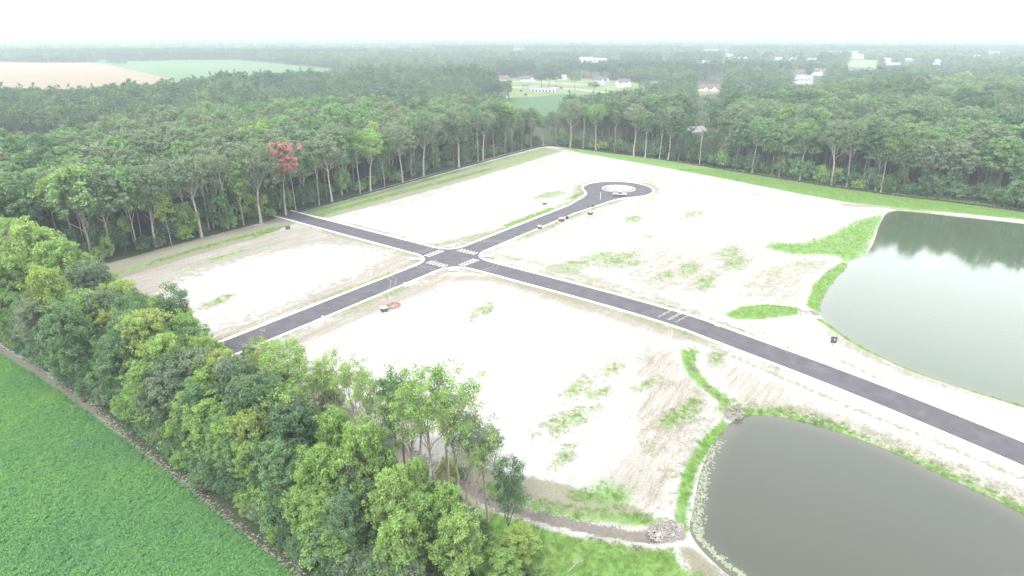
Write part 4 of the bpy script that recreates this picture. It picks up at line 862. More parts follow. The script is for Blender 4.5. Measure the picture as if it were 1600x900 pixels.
M['glass'] = mat("window glass", (.03, .035, .04), .35, .15); M['trim'] = mat("white trim", (.75, .75, .74)); M['gdoor'] = mat("garage door", (.66, .66, .64)); M['brick'] = mat("chimney brick", (.28, .14, .10), noise=(3, .3))
def gable(mb_w, mb_r, x0, x1, y0, y1, h, rh, along='x', ov=.5):
    """walls with gable ends and a two-slope roof of real thickness; ridge along x or y"""
    if along == 'x':
        m_ = (y0 + y1) / 2; mb_w.prism([(y0, 0), (y1, 0), (y1, h), (m_, h + rh), (y0, h)], x0, x1, 'x')
        for ya, s in ((y0, -1), (y1, 1)):
            ye = ya + s * ov; ze = h - rh * ov / abs(m_ - ya) + .04
            mb_r.prism([(ye, ze), (m_, h + rh + .04), (m_, h + rh + .3), (ye, ze + .26)], x0 - ov, x1 + ov, 'x')
    else:
        m_ = (x0 + x1) / 2; mb_w.prism([(x0, 0), (x1, 0), (x1, h), (m_, h + rh), (x0, h)], y0, y1, 'y')
        for xa, s in ((x0, -1), (x1, 1)):
            xe = xa + s * ov; ze = h - rh * ov / abs(m_ - xa) + .05
            mb_r.prism([(xe, ze), (m_, h + rh + .05), (m_, h + rh + .3), (xe, ze + .25)], y0 - ov, y1 + ov, 'y')
HPOS = []
for (u, v, wd, dp, st, turn, wc, rc, lab, wing) in HOUSES:
    x, y = at(u, v); HPOS.append((x, y, wd, st)); e = empty("house", (x, y, .1), R(turn) - math.atan2(x, y)); tag(e, lab, "house")
    h = 2.9 * st; rh = dp * .32; W_, Rf = MB(), MB()
    gable(W_, Rf, -wd / 2, wd / 2, -dp / 2, dp / 2, h, rh)
    wf = []
    if wing >= 1: gable(W_, Rf, wd * .18, wd * .42, -dp / 2 - 2.4, -dp / 2 + 3, h * .98, wd * .12, 'y'); wf.append((wd * .18, wd * .42, -dp / 2 - 2.4))
    if wing >= 2: gable(W_, Rf, -wd * .2, wd * .0, -dp / 2 - 1.6, -dp / 2 + 3, h * .97, wd * .10, 'y'); wf.append((-wd * .2, 0, -dp / 2 - 1.6))
    W_.build("wall", M['w' + wc], e); ro = Rf.build("roof", M[rc], e)
    if wd < 34 and wd > 12: MB().box(-wd * .3, -wd * .3 + 1, .4, 1.4, h, h + rh + 1.1).build("chimney", M['brick'], ro)
    y0 = -dp / 2; nwin = max(2, int(wd / 4.5))
    for fl in range(st):
        for i in range(nwin):
            xx = -wd / 2 + (i + .5) * wd / nwin; yy = y0
            for a, b, yw in wf:
                if a - .6 < xx < b + .6: yy = yw; xx = (a + b) / 2
            if any(abs(xx - q) < .8 for q in [xd[0] for xd in [(-99, 0)]]): continue
            if fl == 0 and i == nwin // 2: continue
            f_ = MB().box(xx - .75, xx + .75, yy - .09, yy + .03, .95 + fl * 2.9, 2.35 + fl * 2.9).build("window", M['trim'], e)
            MB().box(xx - .62, xx + .62, yy - .12, yy - .092, 1.07 + fl * 2.9, 2.23 + fl * 2.9).build("pane", M['glass'], f_)
    xx = -wd / 2 + (nwin // 2 + .5) * wd / nwin; yy = y0
    for a, b, yw in wf:
        if a - .6 < xx < b + .6: yy = yw
    d_ = MB().box(xx - .55, xx + .55, yy - .1, yy + .02, .05, 2.15).build("door", M['brick'], e); MB().box(xx + .35, xx + .45, yy - .15, yy - .1, 1.0, 1.1).build("handle", M['trim'], d_)
    if wd > 14: MB().box(-wd / 2 - .1, -wd / 2 + .02, -2, 2, .05, 2.4).build("garage_door", M['gdoor'], e)
e = empty("farm_shed", (*at(849, 143.5), .1), R(-4)); tag(e, "long low white shed with dark openings on the lawn before the village lane", "shed")
W_, Rf = MB(), MB(); gable(W_, Rf, -14, 14, -3.5, 3.5, 2.6, 1.2); W_.build("wall", M['wwhite'], e); Rf.build("roof", M['rlight'], e)
for i in range(7): MB().box(-12.5 + i * 3.8, -10.7 + i * 3.8, -3.6, -3.49, .1, 1.9).build("opening", M['glass'], e)

HX = np.array([h_[0] for h_ in HPOS]); HY = np.array([h_[1] for h_ in HPOS]); HW_ = np.array([h_[2] for h_ in HPOS]); HS_ = np.array([h_[3] for h_ in HPOS])
def keepfar(X, Y, m=3):
    k = visible(X, Y, 40)
    for P in excl: k &= sdf(X, Y, P) < -m
    for hx, hy, hw, st in HPOS:
        t = Y / hy; lat = np.abs(X - hx * t); L_ = max(.13, .22 - .03 * st)
        k &= ~((lat < hw * .62 + 2) & (Y < hy + 10) & (Y > hy * (1 - L_)))
    return k
Xf, Yf = [], []
for y0, y1, st, sd_ in ((440, 1000, 8.5, 21), (1000, 1900, 10.5, 22), (1900, 3400, 16, 23), (3400, 7000, 30, 24)):
    X, Y = sample([(-.9 * y1, y0), (.9 * y1, y0), (.9 * y1, y1), (-.9 * y1, y1)], st, st * .35, sd_)
    k = visible(X, Y, 40); X, Y = X[k], Y[k]; k = keepfar(X, Y); X, Y = X[k], Y[k]
    if y0 >= 1000: k = vnoise(X, Y, 260, 4) * .6 + vnoise(X, Y, 90, 5) * .4 < .70; X, Y = X[k], Y[k]
    k = ~(blocks(X, Y, 20.) | blocks(X, Y, 15.)); X, Y = X[k], Y[k]       # glades
    Xf.append(X); Yf.append(Y)
def belts(X, Y):     # tall dark tree belts seen one behind the other
    w1 = np.sin(X / 90) * 12; b = (np.abs(Y - 985 - w1) < 55) & (X > -20) & (X < 430) | (np.abs(Y - 1330 - w1 * 2) < 60) & (X > 60) & (X < 700) | (np.abs(Y - 1560 - w1) < 50) & (X < -330) | (np.abs(Y - 1900) < 90) & (X > -200)
    return b
def tagged_far(name, X, Y, base=20, ev=.35):
    n = len(X); bel = belts(X, Y); v = np.where(bel, .9, vnoise(X, Y, 120, 7)); H = base * (.72 + .5 * vnoise(X, Y, 45, 6)) * rng.uniform(.85, 1.15, n); H = np.where(bel, base * 1.12, H * (.92 if base == 20 else 1))
    far_k = np.clip(Y / 1900, 1, 2.2)
    ids = np.where(rng.uniform(0, 1, n) < np.where(bel, .85, np.where(v > .55, ev * 1.4, ev * .4)), rng.integers(4, 6, n), rng.integers(0, 4, n)); s = H / 20; wd = rng.uniform(.9, 1.25, n) * far_k ** 1.0
    scatter(name, np.stack([X, Y, np.zeros(n)], 1), rng.uniform(0, 6.28, n), np.stack([s * wd, s * wd, s], 1), ids, CF)
tagged_far("far_woods", np.concatenate(Xf), np.concatenate(Yf))
tagged_far("tree_belt", XB[kB], YB[kB], 21, .62)
print("far trees", sum(map(len, Xf)), "belt", kB.sum(), "canopy stuff", len(stuffT), "interior", len(T))
# village trees on the lawn
for i, (u, v, H, c, wd, lab) in enumerate([(846, 137, 17, 'dark', 1.35, "broad dark tree on the lawn, first of the trio before the white-gabled house"), (858, 136, 20, 'dark', 1.5, "broad dark tree in the middle of the lawn trio"), (869, 136, 17, 'dark', 1.3, "broad dark tree, last of the lawn trio, before the small white house"),
                                        (898, 141, 21, 'mid', 1.0, "round green tree alone on the lawn beside the pale lane"), (789, 158, 19, 'dark', 1.6, "dark rounded tree ending the tree belt at the lawn"), (929, 146, 13, 'mid', 1.1, "green tree before the two-storey pale house"), (800, 122, 18, 'dark', 1.2, "dark tree between the cream house and the long white house")]):
    x, y = at(u, v); put_tree("lawn_tree", CAN[i % 7], x, y, H, 27, lm=c, wide=wd * 27 / max(H, 1) * (1.05 if u != 789 else .7), label=lab, group="trees around the village lawn", z=-H * .22 if False else .0)
for i, (u, v, lab) in enumerate([(818, 135.5, "dark bush on the lawn by the lane, nearer the belt"), (824, 135.6, "dark bush on the lawn by the lane, beside the trio of trees"), (814, 143.5, "lone dark bush in the middle of the lawn"), (821, 150, "flat dark bush at the lawn's front edge"), (877, 139, "small dark bush between lane and round tree")]):
    x, y = at(u, v); put_tree("lawn_bush", MBUSH[i % 4], x, y, 2.6, 6, lm='dark', wide=1.6, label=lab, cat='bush', group="bushes on the village lawn")
for i, (u, v) in enumerate([(172, 99.5), (180, 100), (186, 100.3), (194, 101)]):
    x, y = at(u, v); put_tree("field_bush", MBUSH[i % 4], x, y, 9, 6, lm='dark', wide=1.3, label=f"dark bush on the pale green field, {ordinal(i + 1)} of its short row", cat='bush', group="row of bushes on the pale field")

# --- silt fence along the woods
M['fabric'] = mat("black geotextile", (.03, .03, .032)); M['stake'] = mat("wooden stake", (.25, .19, .13))
fl = smooth_line(ats([(u_, v_ - 2.5) for u_, v_ in [(465, 335), (520, 320), (600, 298), (680, 276), (760, 254), (820, 238), (850, 230.5), (870, 231), (930, 238.5), (1040, 252.5), (1175, 275), (1300, 294.5), (1400, 309), (1500, 320), (1600, 334)]]), 1)
fe = empty("silt_fence", (0, 0, 0)); tag(fe, "low black fabric silt fence running along the foot of both woods", "fence")
rb = ribbon("fabric_panel", fl, [(-.01, -.1), (-.02, .6), (.01, .6), (.02, -.1)], M['fabric']); rb.parent = fe
P = np.array(fl); L_ = np.concatenate([[0], np.cumsum(np.linalg.norm(np.diff(P, axis=0), axis=1))])
sk = MB().cyl((0, 0, -.2), (0, 0, 1.05), .05, .04, 5).build("stake", M['stake'], fe); first = True
for s in np.linspace(0, L_[-1] - .5, 95):
    o = sk if first else link("stake", sk.data, fe); first = False; o.location = (np.interp(s, L_, P[:, 0]), np.interp(s, L_, P[:, 1]) - .08, 0)

# ------------------------------------------------------------------ hedgerow between crop and site
def crown_at(u, v, Y, kind, proto, H0, lm, label, wide=1.0, name="hedgerow_tree", grp="hedgerow trees beside the crop field"):
    """a tree whose top shows at (u, v) when it stands Y metres out"""
    f_ = Y * cP; # height from the view ray
    dy = v - 450; tanv = (FPX * sP + dy * cP) / (FPX * cP - dy * sP); zt = CAMH - Y * tanv; k = Y / (FPX * cP - dy * sP); x = (u - 800) * k
    return put_tree(name, proto, x, Y, zt, H0, lm=lm, wide=wide, label=label, group=grp), (x, Y, zt)
big = [  # u, v of the top, distance, set, index, leaf, width
    (35, 345, 150, 'H', 0, 'light', 1.0), (85, 372, 142, 'H', 1, 'light', .9), (5, 400, 140, 'H', 2, 'light', 1.0), (135, 402, 139, 'H', 3, 'grey', .95), (60, 415, 128, 'H', 4, 'lime', .9), (170, 448, 126, 'T', 0, 'mid', 1.0), (130, 455, 121, 'H', 5, 'light', .85),
    (200, 452, 120, 'T', 1, 'mid', .9), (265, 440, 124, 'T', 2, 'dark', 1.15), (205, 492, 110, 'H', 6, 'light', .72), (90, 470, 112, 'H', 0, 'mid', .9), (255, 522, 103, 'H', 1, 'light', .75), (310, 525, 108, 'H', 2, 'lime', .72), (340, 545, 100, 'H', 3, 'lime', .8),
    (400, 520, 104, 'S', 0, 'lime', 1.1), (375, 590, 93, 'H', 4, 'lime', .75), (430, 528, 96, 'T', 1, 'light', 1.2), (470, 560, 92, 'S', 1, 'light', 1.0), (520, 545, 92, 'S', 2, 'light', 1.0), (545, 552, 89, 'S', 3, 'light', .9), (455, 620, 84, 'H', 5, 'grey', .8), (520, 640, 80, 'H', 6, 'light', .8),
    (590, 585, 84, 'S', 2, 'light', 1.0), (620, 565, 86, 'T', 0, 'mid', .9), (650, 560, 83, 'S', 0, 'light', 1.05), (690, 560, 81, 'S', 3, 'light', 1.15), (590, 680, 76, 'T', 2, 'mid', .9), (725, 640, 76, 'S', 1, 'grey', 1.05), (760, 645, 75, 'S', 2, 'grey', 1.0),
    (572, 575, 86, 'S', 1, 'light', .9), (632, 590, 80, 'S', 3, 'light', .85), (672, 575, 78, 'S', 2, 'light', 1.0), (708, 600, 77, 'S', 0, 'light', .9), (742, 650, 73, 'S', 3, 'light', .85), (500, 552, 93, 'S', 0, 'lime', .9),
    (795, 712, 70, 'T', 1, 'dark', .75), (780, 860, 63, 'H', 0, 'light', .55), (560, 660, 74, 'H', 2, 'light', .7), (490, 690, 74, 'H', 3, 'light', .8), (650, 715, 72, 'H', 4, 'light', .6), (430, 690, 77, 'H', 1, 'mid', .8), (350, 650, 84, 'H', 6, 'light', .8), (300, 600, 92, 'H', 0, 'mid', .8), (390, 640, 83, 'H', 2, 'lime', .75),
    (240, 560, 100, 'H', 3, 'mid', .85), (170, 520, 108, 'H', 5, 'mid', .9), (40, 470, 124, 'H', 6, 'grey', .9), (610, 730, 67, 'H', 5, 'light', .75), (700, 755, 66, 'H', 5, 'light', .65), (720, 800, 62, 'H', 6, 'light', .8), (620, 800, 61, 'H', 0, 'light', .7), (530, 770, 66, 'H', 4, 'mid', .8)]
SETS = {'H': (HDG, 17), 'T': (THIN, 18), 'S': (SPARSE, 25)}
hd = []
hdir = np.array([.803, -.596]); 
for (u, v, Y, st, i, c, wd) in big:
    pr, H0 = SETS[st]; pr = pr[i % len(pr)]
    e, (x, y, zt) = crown_at(u, v, Y, st, pr, H0, c, 'x', wd)
    hd.append([x * hdir[0] + y * hdir[1], e, {'H': 'dense bushy tree', 'T': 'open-crowned tree', 'S': 'tall sparse tree showing its limbs'}[st], c])
    if zt > 0 and st == 'H': e.scale = (max(e.scale[0], .62 * wd + .2),) * 2 + (e.scale[2],)
# filling trees between
HP = np.array([(-170, 172), (-114, 132), (-79, 107), (-49, 84), (-30, 68.5), (-14, 56)]); seg = np.linalg.norm(np.diff(HP, axis=0), axis=1); HL = np.concatenate([[0], np.cumsum(seg)])
def hedge_pt(s, d_):
    x = np.interp(s, HL, HP[:, 0]); y = np.interp(s, HL, HP[:, 1]); return x + .6 * d_, y + .8 * d_
n = 0
for s in np.arange(2, HL[-1] - 2, 4.4):
    for d_, hmin, hmax in ((4, 9, 13), (9.5, 12, 17), (15.5, 11, 16), (21, 8, 13)):
        if rng.uniform() < .12: continue
        x, y = hedge_pt(s + rng.uniform(-1.3, 1.3), d_ + rng.uniform(-1.2, 1.2)); H = rng.uniform(hmin, hmax) * (1.0 if x > -120 else 1.25)
        if x > -30: H *= .85
        if x > -52 and d_ > 12: H *= .5
        if x > -75 and d_ > 18: H *= .5
        c = rng.choice(['mid', 'light', 'grey', 'dark', 'lime'], p=[.34, .32, .16, .12, .06])
        e = put_tree("hedgerow_tree", HDG[n % 7], x, y, H, 17, lm=c, wide=rng.uniform(.95, 1.2) * (1.25 if H < 9 else 1), label='x', group="hedgerow trees beside the crop field")
        hd.append([x * hdir[0] + y * hdir[1], e, 'dense low tree' if H < 9 else 'dense tree', c]); n += 1
hd.sort(key=lambda q: -q[0])
for i, (s, e, w_, c) in enumerate(hd): e['label'] = f"{LOOK[c]} {w_} in the hedgerow, {ordinal(i + 1)} from the pond end"
hb = []
for s in np.arange(0, HL[-1], 2.3):
    for d_ in (1.2, 3.2):
        x, y = hedge_pt(s + rng.uniform(-.8, .8), d_ + rng.uniform(-.6, .8)); c = rng.choice(['mid', 'dark', 'light', 'grey'], p=[.4, .3, .2, .1]); H = rng.uniform(2.2, 4.6) if d_ < 2 else rng.uniform(3.5, 7)
        hb.append((x, y, c, H))
for x0, y0, k in ((-24, 95, 3), (-38, 108, 3), (-10, 84, 3), (-55, 122, 3), (-4, 66, 4), (-12, 72, 4)):
    for _ in range(k): hb.append((x0 + rng.uniform(-5, 5), y0 + rng.uniform(-5, 5) * .6, rng.choice(['mid', 'lime', 'dark']), rng.uniform(1.5, 3.6)))
hb.sort(key=lambda q: -(q[0] * hdir[0] + q[1] * hdir[1]))
for i, (x, y, c, H) in enumerate(hb):
    put_tree("hedgerow_bush", BUSH[i % 5], x, y, H, 5.5, lm=c, wide=rng.uniform(.9, 1.3), label=f"{LOOK[c]} bush at the hedgerow's foot, {ordinal(i + 1)} from the pond end", cat='bush', group="bushes at the hedgerow's foot")
# dead wood
for i, (u, v, H, lab) in enumerate([(470, 730, 11, "bare bleached dead tree inside the hedgerow, smaller one"), (662, 800, 15, "bare bleached dead tree leaning out of the hedgerow toward the site"), (240, 560, 9, "bare grey dead tree above the far end of the hedgerow"), (600, 770, 12, "bare dead tree among the light crowns at the hedgerow's wide end")]):
    x, y = at(u, v); e = empty("dead_tree", (x, y, 0), i * 1.3); e.scale = (H / 16,) * 3; e.rotation_euler = (.1 * i, .15, i); tag(e, lab, "dead tree", "bleached dead trees in the hedgerow"); link("trunk", SNAG[i % 2][0], e)
x, y = at(888, 893); e = empty("dead_shrub", (x, y, 0), .5); e.scale = (.2, .2, .22); e.rotation_euler = (.5, .3, 1); tag(e, "bleached leafless shrub lying in the grass near the near pond", "dead shrub"); link("trunk", SNAG[0][0], e)
x, y = at(805, 880); put_tree("young_tree", HDG[3], x, y, 5.5, 17, lm='lime', wide=1.9, label="bright yellow-green young tree alone at the hedgerow's near end", cat='tree')
x, y = at(926, 324); put_tree("verge_bush", BUSH[0], x, y, 1.2, 5.5, lm='mid', label="small green bush behind the grey-topped box by the turning circle", cat='bush')

# ------------------------------------------------------------------ crop, grass, stones, algae
def tuft(name, seed, n, r_, h, leaf, lm, up=.4):
    r = np.random.default_rng(seed); C = np.stack([r.normal(0, r_, n), r.normal(0, r_, n), r.uniform(.1, 1, n) * h], 1); V, Q_ = leaves(r, C, 4, .16, leaf, .6, up); return (quad_mesh(name, V, Q_, M[lm]), None)
def blades(name, seed, n, r_, h, wd, lm):
    r = np.random.default_rng(seed); b = np.stack([r.normal(0, r_, n), r.normal(0, r_, n), np.zeros(n)], 1); a = r.uniform(0, 6.28, n); d = np.stack([np.cos(a), np.sin(a), np.zeros(n)], 1) * wd; t = b + np.stack([r.normal(0, h * .4, n), r.normal(0, h * .4, n), h * r.uniform(.5, 1.1, n)], 1)
    V = np.stack([b - d, b + d, t + d * .25, t - d * .25], 1).reshape(-1, 3); return (quad_mesh(name, V, np.arange(n * 4).reshape(-1, 4), M[lm]), None)
CC = coll("crop plants", [tuft(f"crop plant {i}", 700 + i, 16, .22, .4, .17, 'crop', .9) for i in range(4)])
CG = coll("grass tufts", [blades(f"grass tuft {i}", 720 + i, 26, .22, .42, .025, 'grass') for i in range(3)])
r2 = np.random.default_rng(77)
gx_, gy_ = gx, gy
def ground_z(X, Y):
    Zg = Z.reshape(ncy, ncx); ix = np.clip(np.searchsorted(gx_, X) - 1, 0, ncx - 2); iy = np.clip(np.searchsorted(gy_, Y) - 1, 0, ncy - 2)
    fx = (X - gx_[ix]) / (gx_[ix + 1] - gx_[ix]); fy = (Y - gy_[iy]) / (gy_[iy + 1] - gy_[iy])
    return (Zg[iy, ix] * (1 - fx) + Zg[iy, ix + 1] * fx) * (1 - fy) + (Zg[iy + 1, ix] * (1 - fx) + Zg[iy + 1, ix + 1] * fx) * fy
X = r2.uniform(-135, -15, 70000); Y = r2.uniform(58, 150, 70000); k = (sdf(X, Y, CROP) > .3) & (np.abs(X) < 1.05 * Y + 6); X, Y = X[k], Y[k]
s = r2.uniform(.75, 1.25, len(X)); scatter("soybean_crop", np.stack([X, Y, ground_z(X, Y) - .08], 1), r2.uniform(0, 6.28, len(X)), np.stack([s, s, s], 1), r2.integers(0, 4, len(X)), CC)
full = {k: np.zeros(nV) for k in ('grass', 'dry')}
for k in full: full[k][near] = LAY[k]
def lay_at(k_, X, Y):
    A_ = full[k_].reshape(ncy, ncx); ix = np.clip(np.searchsorted(gx_, X) - 1, 0, ncx - 2); iy = np.clip(np.searchsorted(gy_, Y) - 1, 0, ncy - 2); return A_[iy, ix]
X = r2.uniform(-110, 200, 340000); Y = r2.uniform(60, 330, 340000); g = lay_at('grass', X, Y) + .35 * lay_at('dry', X, Y)
pn = vnoise(X, Y, 2.2, 9) * .6 + vnoise(X, Y, .8, 10) * .4
k = (g > .28 + pn * .5 + r2.uniform(0, .42, len(X))) & (sdf(X, Y, POND_FAR) < .2) & (sdf(X, Y, POND_NEAR) < .2) & (sdf(X, Y, ROAD) < -.9) & (sdf(X, Y, CROP) < 0); X, Y = X[k], Y[k]
s = r2.uniform(.45, 1.15, len(X)) * np.where(Y < 110, 1, .75); scatter("grass", np.stack([X, Y, ground_z(X, Y) - .03], 1), r2.uniform(0, 6.28, len(X)), np.stack([s, s, s], 1), r2.integers(0, 3, len(X)), CG); print("grass", len(X))
# small weeds dotting the bare soil
X = r2.uniform(-100, 160, 9000); Y = r2.uniform(75, 300, 9000); wn_ = vnoise(X, Y, 9, 12)
k = (wn_ > .62) & (sdf(X, Y, ROAD) < -1.2) & (sdf(X, Y, POND_FAR) < -1) & (sdf(X, Y, POND_NEAR) < -1) & (sdf(X, Y, WOOD_A) < 0) & (sdf(X, Y, WOOD_C) < 0) & (sdf(X, Y, CROP) < -2); X, Y = X[k], Y[k]
s = r2.uniform(.25, .7, len(X)); scatter("weeds", np.stack([X, Y, ground_z(X, Y) - .02], 1), r2.uniform(0, 6.28, len(X)), np.stack([s, s, s * .6], 1), r2.integers(0, 3, len(X)), CG)
# riprap aprons
def stone(seed):
    import bmesh
    bm = bmesh.new(); bmesh.ops.create_icosphere(bm, subdivisions=1, radius=1); r = np.random.default_rng(seed)
    for v in bm.verts: v.co = v.co * r.uniform(.7, 1.15)
    V = np.array([tuple(v.co) for v in bm.verts]); F = [tuple(v.index for v in f.verts) for f in bm.faces]; bm.free(); return V, F
M['rock'] = mat("pale riprap stone", (.20, .178, .165), noise=(.9, .3))
ST = [stone(i) for i in range(6)]
def rocks(name, P, n, size, z0, lab, seed, mound=.3):
    r = np.random.default_rng(seed); A_ = np.array(P); mb = MB(); c = A_.mean(0); k = 0; rad = np.linalg.norm(A_ - c, axis=1).max()
    while k < n:
        x, y = r.uniform(A_[:, 0].min(), A_[:, 0].max()), r.uniform(A_[:, 1].min(), A_[:, 1].max())
        if sdf(np.array([x]), np.array([y]), P)[0] < 0: continue
        V, F = ST[k % 6]; s = size * r.uniform(.5, 1.3); z = max(z0 + mound * max(0, 1 - np.hypot(x - c[0], y - c[1]) / rad), ground_z(np.array([x]), np.array([y]))[0]); a = r.uniform(0, 6.28)
        V = V * np.array([s, s * .8, s * .55]); V = np.stack([V[:, 0] * math.cos(a) - V[:, 1] * math.sin(a) + x, V[:, 0] * math.sin(a) + V[:, 1] * math.cos(a) + y, V[:, 2] + z], 1); mb.add(V, F); k += 1
    o = mb.build(name, M['rock']); tag(o, lab, kind='stuff')
rocks("riprap", ats([(1016, 818), (1048, 811), (1068, 818), (1072, 838), (1050, 846), (1018, 845), (1012, 830)]), 620, .17, -.15, "pale riprap apron where the ditch meets the near pond", 1, .35)
rocks("riprap", ats([(1128, 634), (1155, 628), (1164, 642), (1160, 652), (1142, 654), (1130, 642)]), 340, .16, -.35, "pale riprap apron between the green swale and the near pond", 2, .1)
rocks("riprap", ats([(1248, 484), (1280, 484), (1282, 490), (1250, 491)]), 130, .22, -.25, "small stone apron at the far pond's inlet", 3, .1)
rocks("riprap", ats([(978, 850), (1008, 852), (1012, 862), (985, 864)]), 40, .16, -.05, "scattered pale stones in the grass by the ditch", 4, .0)
# algae mats floating along the near pond's left bank
M['algae'] = mat("dried algae", (.17, .19, .13), noise=(3, .35)); r = np.random.default_rng(5); mb = MB()
AL_ = ats([(1125, 688), (1108, 715), (1099, 740), (1096, 765), (1092, 790), (1089, 815), (1092, 838), (1102, 850), (1118, 866), (1140, 885), (1170, 905)], WZ); AP = np.array(AL_); al = np.concatenate([[0], np.cumsum(np.linalg.norm(np.diff(AP, axis=0), axis=1))])
for i in range(900):
    s = r.uniform(0, al[-1]); x, y = np.interp(s, al, AP[:, 0]), np.interp(s, al, AP[:, 1]); wdt = 1.1 if s < al[-1] * .72 else .45
    if s < al[-1] * .3 and r.uniform() < .5: continue
    x += r.normal(0, .5 * wdt) ; y += r.normal(0, .3); q = r.uniform(.06, .24); m_ = 6; a0_ = r.uniform(0, 6)
    if max(sdf(np.array([x]), np.array([y]), POND_NEAR)[0], -9) < .1: continue
    z_ = WZ + .006 + i * 1e-5; ring = [(x + q * r.uniform(.6, 1.3) * math.cos(a0_ + j * 2 * math.pi / m_) * .9, y + q * r.uniform(.6, 1.3) * math.sin(a0_ + j * 2 * math.pi / m_) * 1.3, z_) for j in range(m_)]
    mb.add(ring, [tuple(range(m_))])
o = mb.build("algae", M['algae']); tag(o, "pale algae mats floating along the near pond's bank", kind='stuff')

# ------------------------------------------------------------------ things on the site
M['tgreen'] = mat("transformer green", (.045, .085, .065), .6); M['tgrey'] = mat("dark grey enamel", (.05, .055, .055), .6); M['tred'] = mat("rust red enamel", (.12, .055, .06), .6); M['lid'] = mat("pale lid", (.62, .60, .57), .6); M['black'] = mat("black plastic", (.015, .015, .015), .5)
M['wpvc'] = mat("white PVC", (.75, .75, .73), .5); M['net'] = mat("orange safety mesh", (.30, .14, .12), .8, noise=(3, .25)); M['wpaint'] = mat("white paint metal", (.34, .34, .345), .4, .3); M['rub'] = mat("tyre rubber", (.02, .02, .02), .8); M['rim'] = mat("steel rim", (.4, .4, .4), .35, metal=.8)
def cabinet(u, v, w_, d_, h, body, top, rz, lab, name="transformer_box", cat="utility box"):
    x, y = at(u, v); e = empty(name, (x, y, 0), rz); tag(e, lab, cat, "utility boxes on the site" if name == "transformer_box" else None)
    MB().box(-w_ / 2 - .12, w_ / 2 + .12, -d_ / 2 - .12, d_ / 2 + .12, -.15, .08).build("base", M['conc'], e)
    MB().box(-w_ / 2, w_ / 2, -d_ / 2, d_ / 2, .08, h, .03).build("body", M[body], e, bev=.02)
    MB().prism([(-d_ / 2 - .05, h), (d_ / 2 + .05, h), (d_ / 2 + .05, h + .06), (0, h + .12), (-d_ / 2 - .05, h + .06)], -w_ / 2 - .05, w_ / 2 + .05, 'x').build("lid", M[top], e)
    for s in (-1, 1):
        dr = MB().box(s * w_ / 4 - w_ * .22, s * w_ / 4 + w_ * .22, -d_ / 2 - .02, -d_ / 2 + .005, .2, h - .12).build("door", M[body], e); MB().box(s * .08 - .02, s * .08 + .02, -d_ / 2 - .06, -d_ / 2 - .02, h * .5, h * .62).build("handle", M['rim'], dr)
    return e
cabinet(600, 487, 1.5, 1.3, 1.15, 'tgreen', 'lid', .5, "dark green utility box with pale lid, orange mesh heaped beside it")
cabinet(450, 358.5, 1.5, 1.2, 1.2, 'tgreen', 'tgreen', .5, "dark green utility box by the road's dead end near the wood")
cabinet(851, 319.5, 1.5, 1.2, 1.0, 'tgrey', 'lid', .9, "dark grey utility box alone on the sand across the road from the red boxes")
cabinet(922, 335.5, 1.7, 1.4, 1.2, 'tgrey', 'lid', .9, "dark grey utility box with pale lid beside the turning circle's approach")
cabinet(843, 358, 1.3, 1.1, 1.2, 'tred', 'lid', .9, "smaller rust-red utility box at the kerb, nearer the crossroads")
cabinet(877, 346.5, 1.8, 1.4, 1.4, 'tred', 'lid', .9, "larger rust-red utility box at the kerb beside the small black box")
cabinet(886, 342.5, .8, .8, 1.0, 'black', 'black', .9, "small black utility box just past the larger rust-red box")
cabinet(1121, 509.5, 1.1, .35, .25, 'tred', 'lid', -.8, "low rust-red drain cover frame on the kerb of the long road", "kerb_inlet", "kerb inlet")
# orange mesh heap: folded net standing on posts
e = empty("safety_mesh", (*at(612, 480), 0), .6); tag(e, "slumped orange plastic safety mesh between the utility box and bare soil", "safety mesh")
nu, nv_ = 46, 10; V = []; F = []
r = np.random.default_rng(8)
for i in range(nu):
    t = i / (nu - 1); a = t * 5.2; rad = 1.9 + .5 * math.sin(a * 2); cx_, cy_ = rad * math.cos(a) * (1 + .3 * t) + t * 1.2, rad * .7 * math.sin(a)
    hh = .5 + .55 * abs(math.sin(a * 1.7)) * t
    for j in range(nv_): q = j / (nv_ - 1); V.append((cx_ + .25 * q * math.sin(i * .9), cy_ + .25 * q * math.cos(i * 1.3), hh * q - .02))
for i in range(nu - 1):
    for j in range(nv_ - 1):
        if (i * 7 + j * 3) % 4 != 0: F.append((i * nv_ + j, i * nv_ + j + 1, (i + 1) * nv_ + j + 1, (i + 1) * nv_ + j))
me = bpy.data.meshes.new("netting"); me.from_pydata(V, [], F); me.update(); me.materials.append(M['net']); link("netting", me, e)
for p in ((1.9, 0), (-1.4, 1.2), (-1.5, -1.1), (2.8, -1.2)): MB().cyl((*p, -.2), (*p, 1.05), .03, .03, 6).build("post", M['stake'], e)
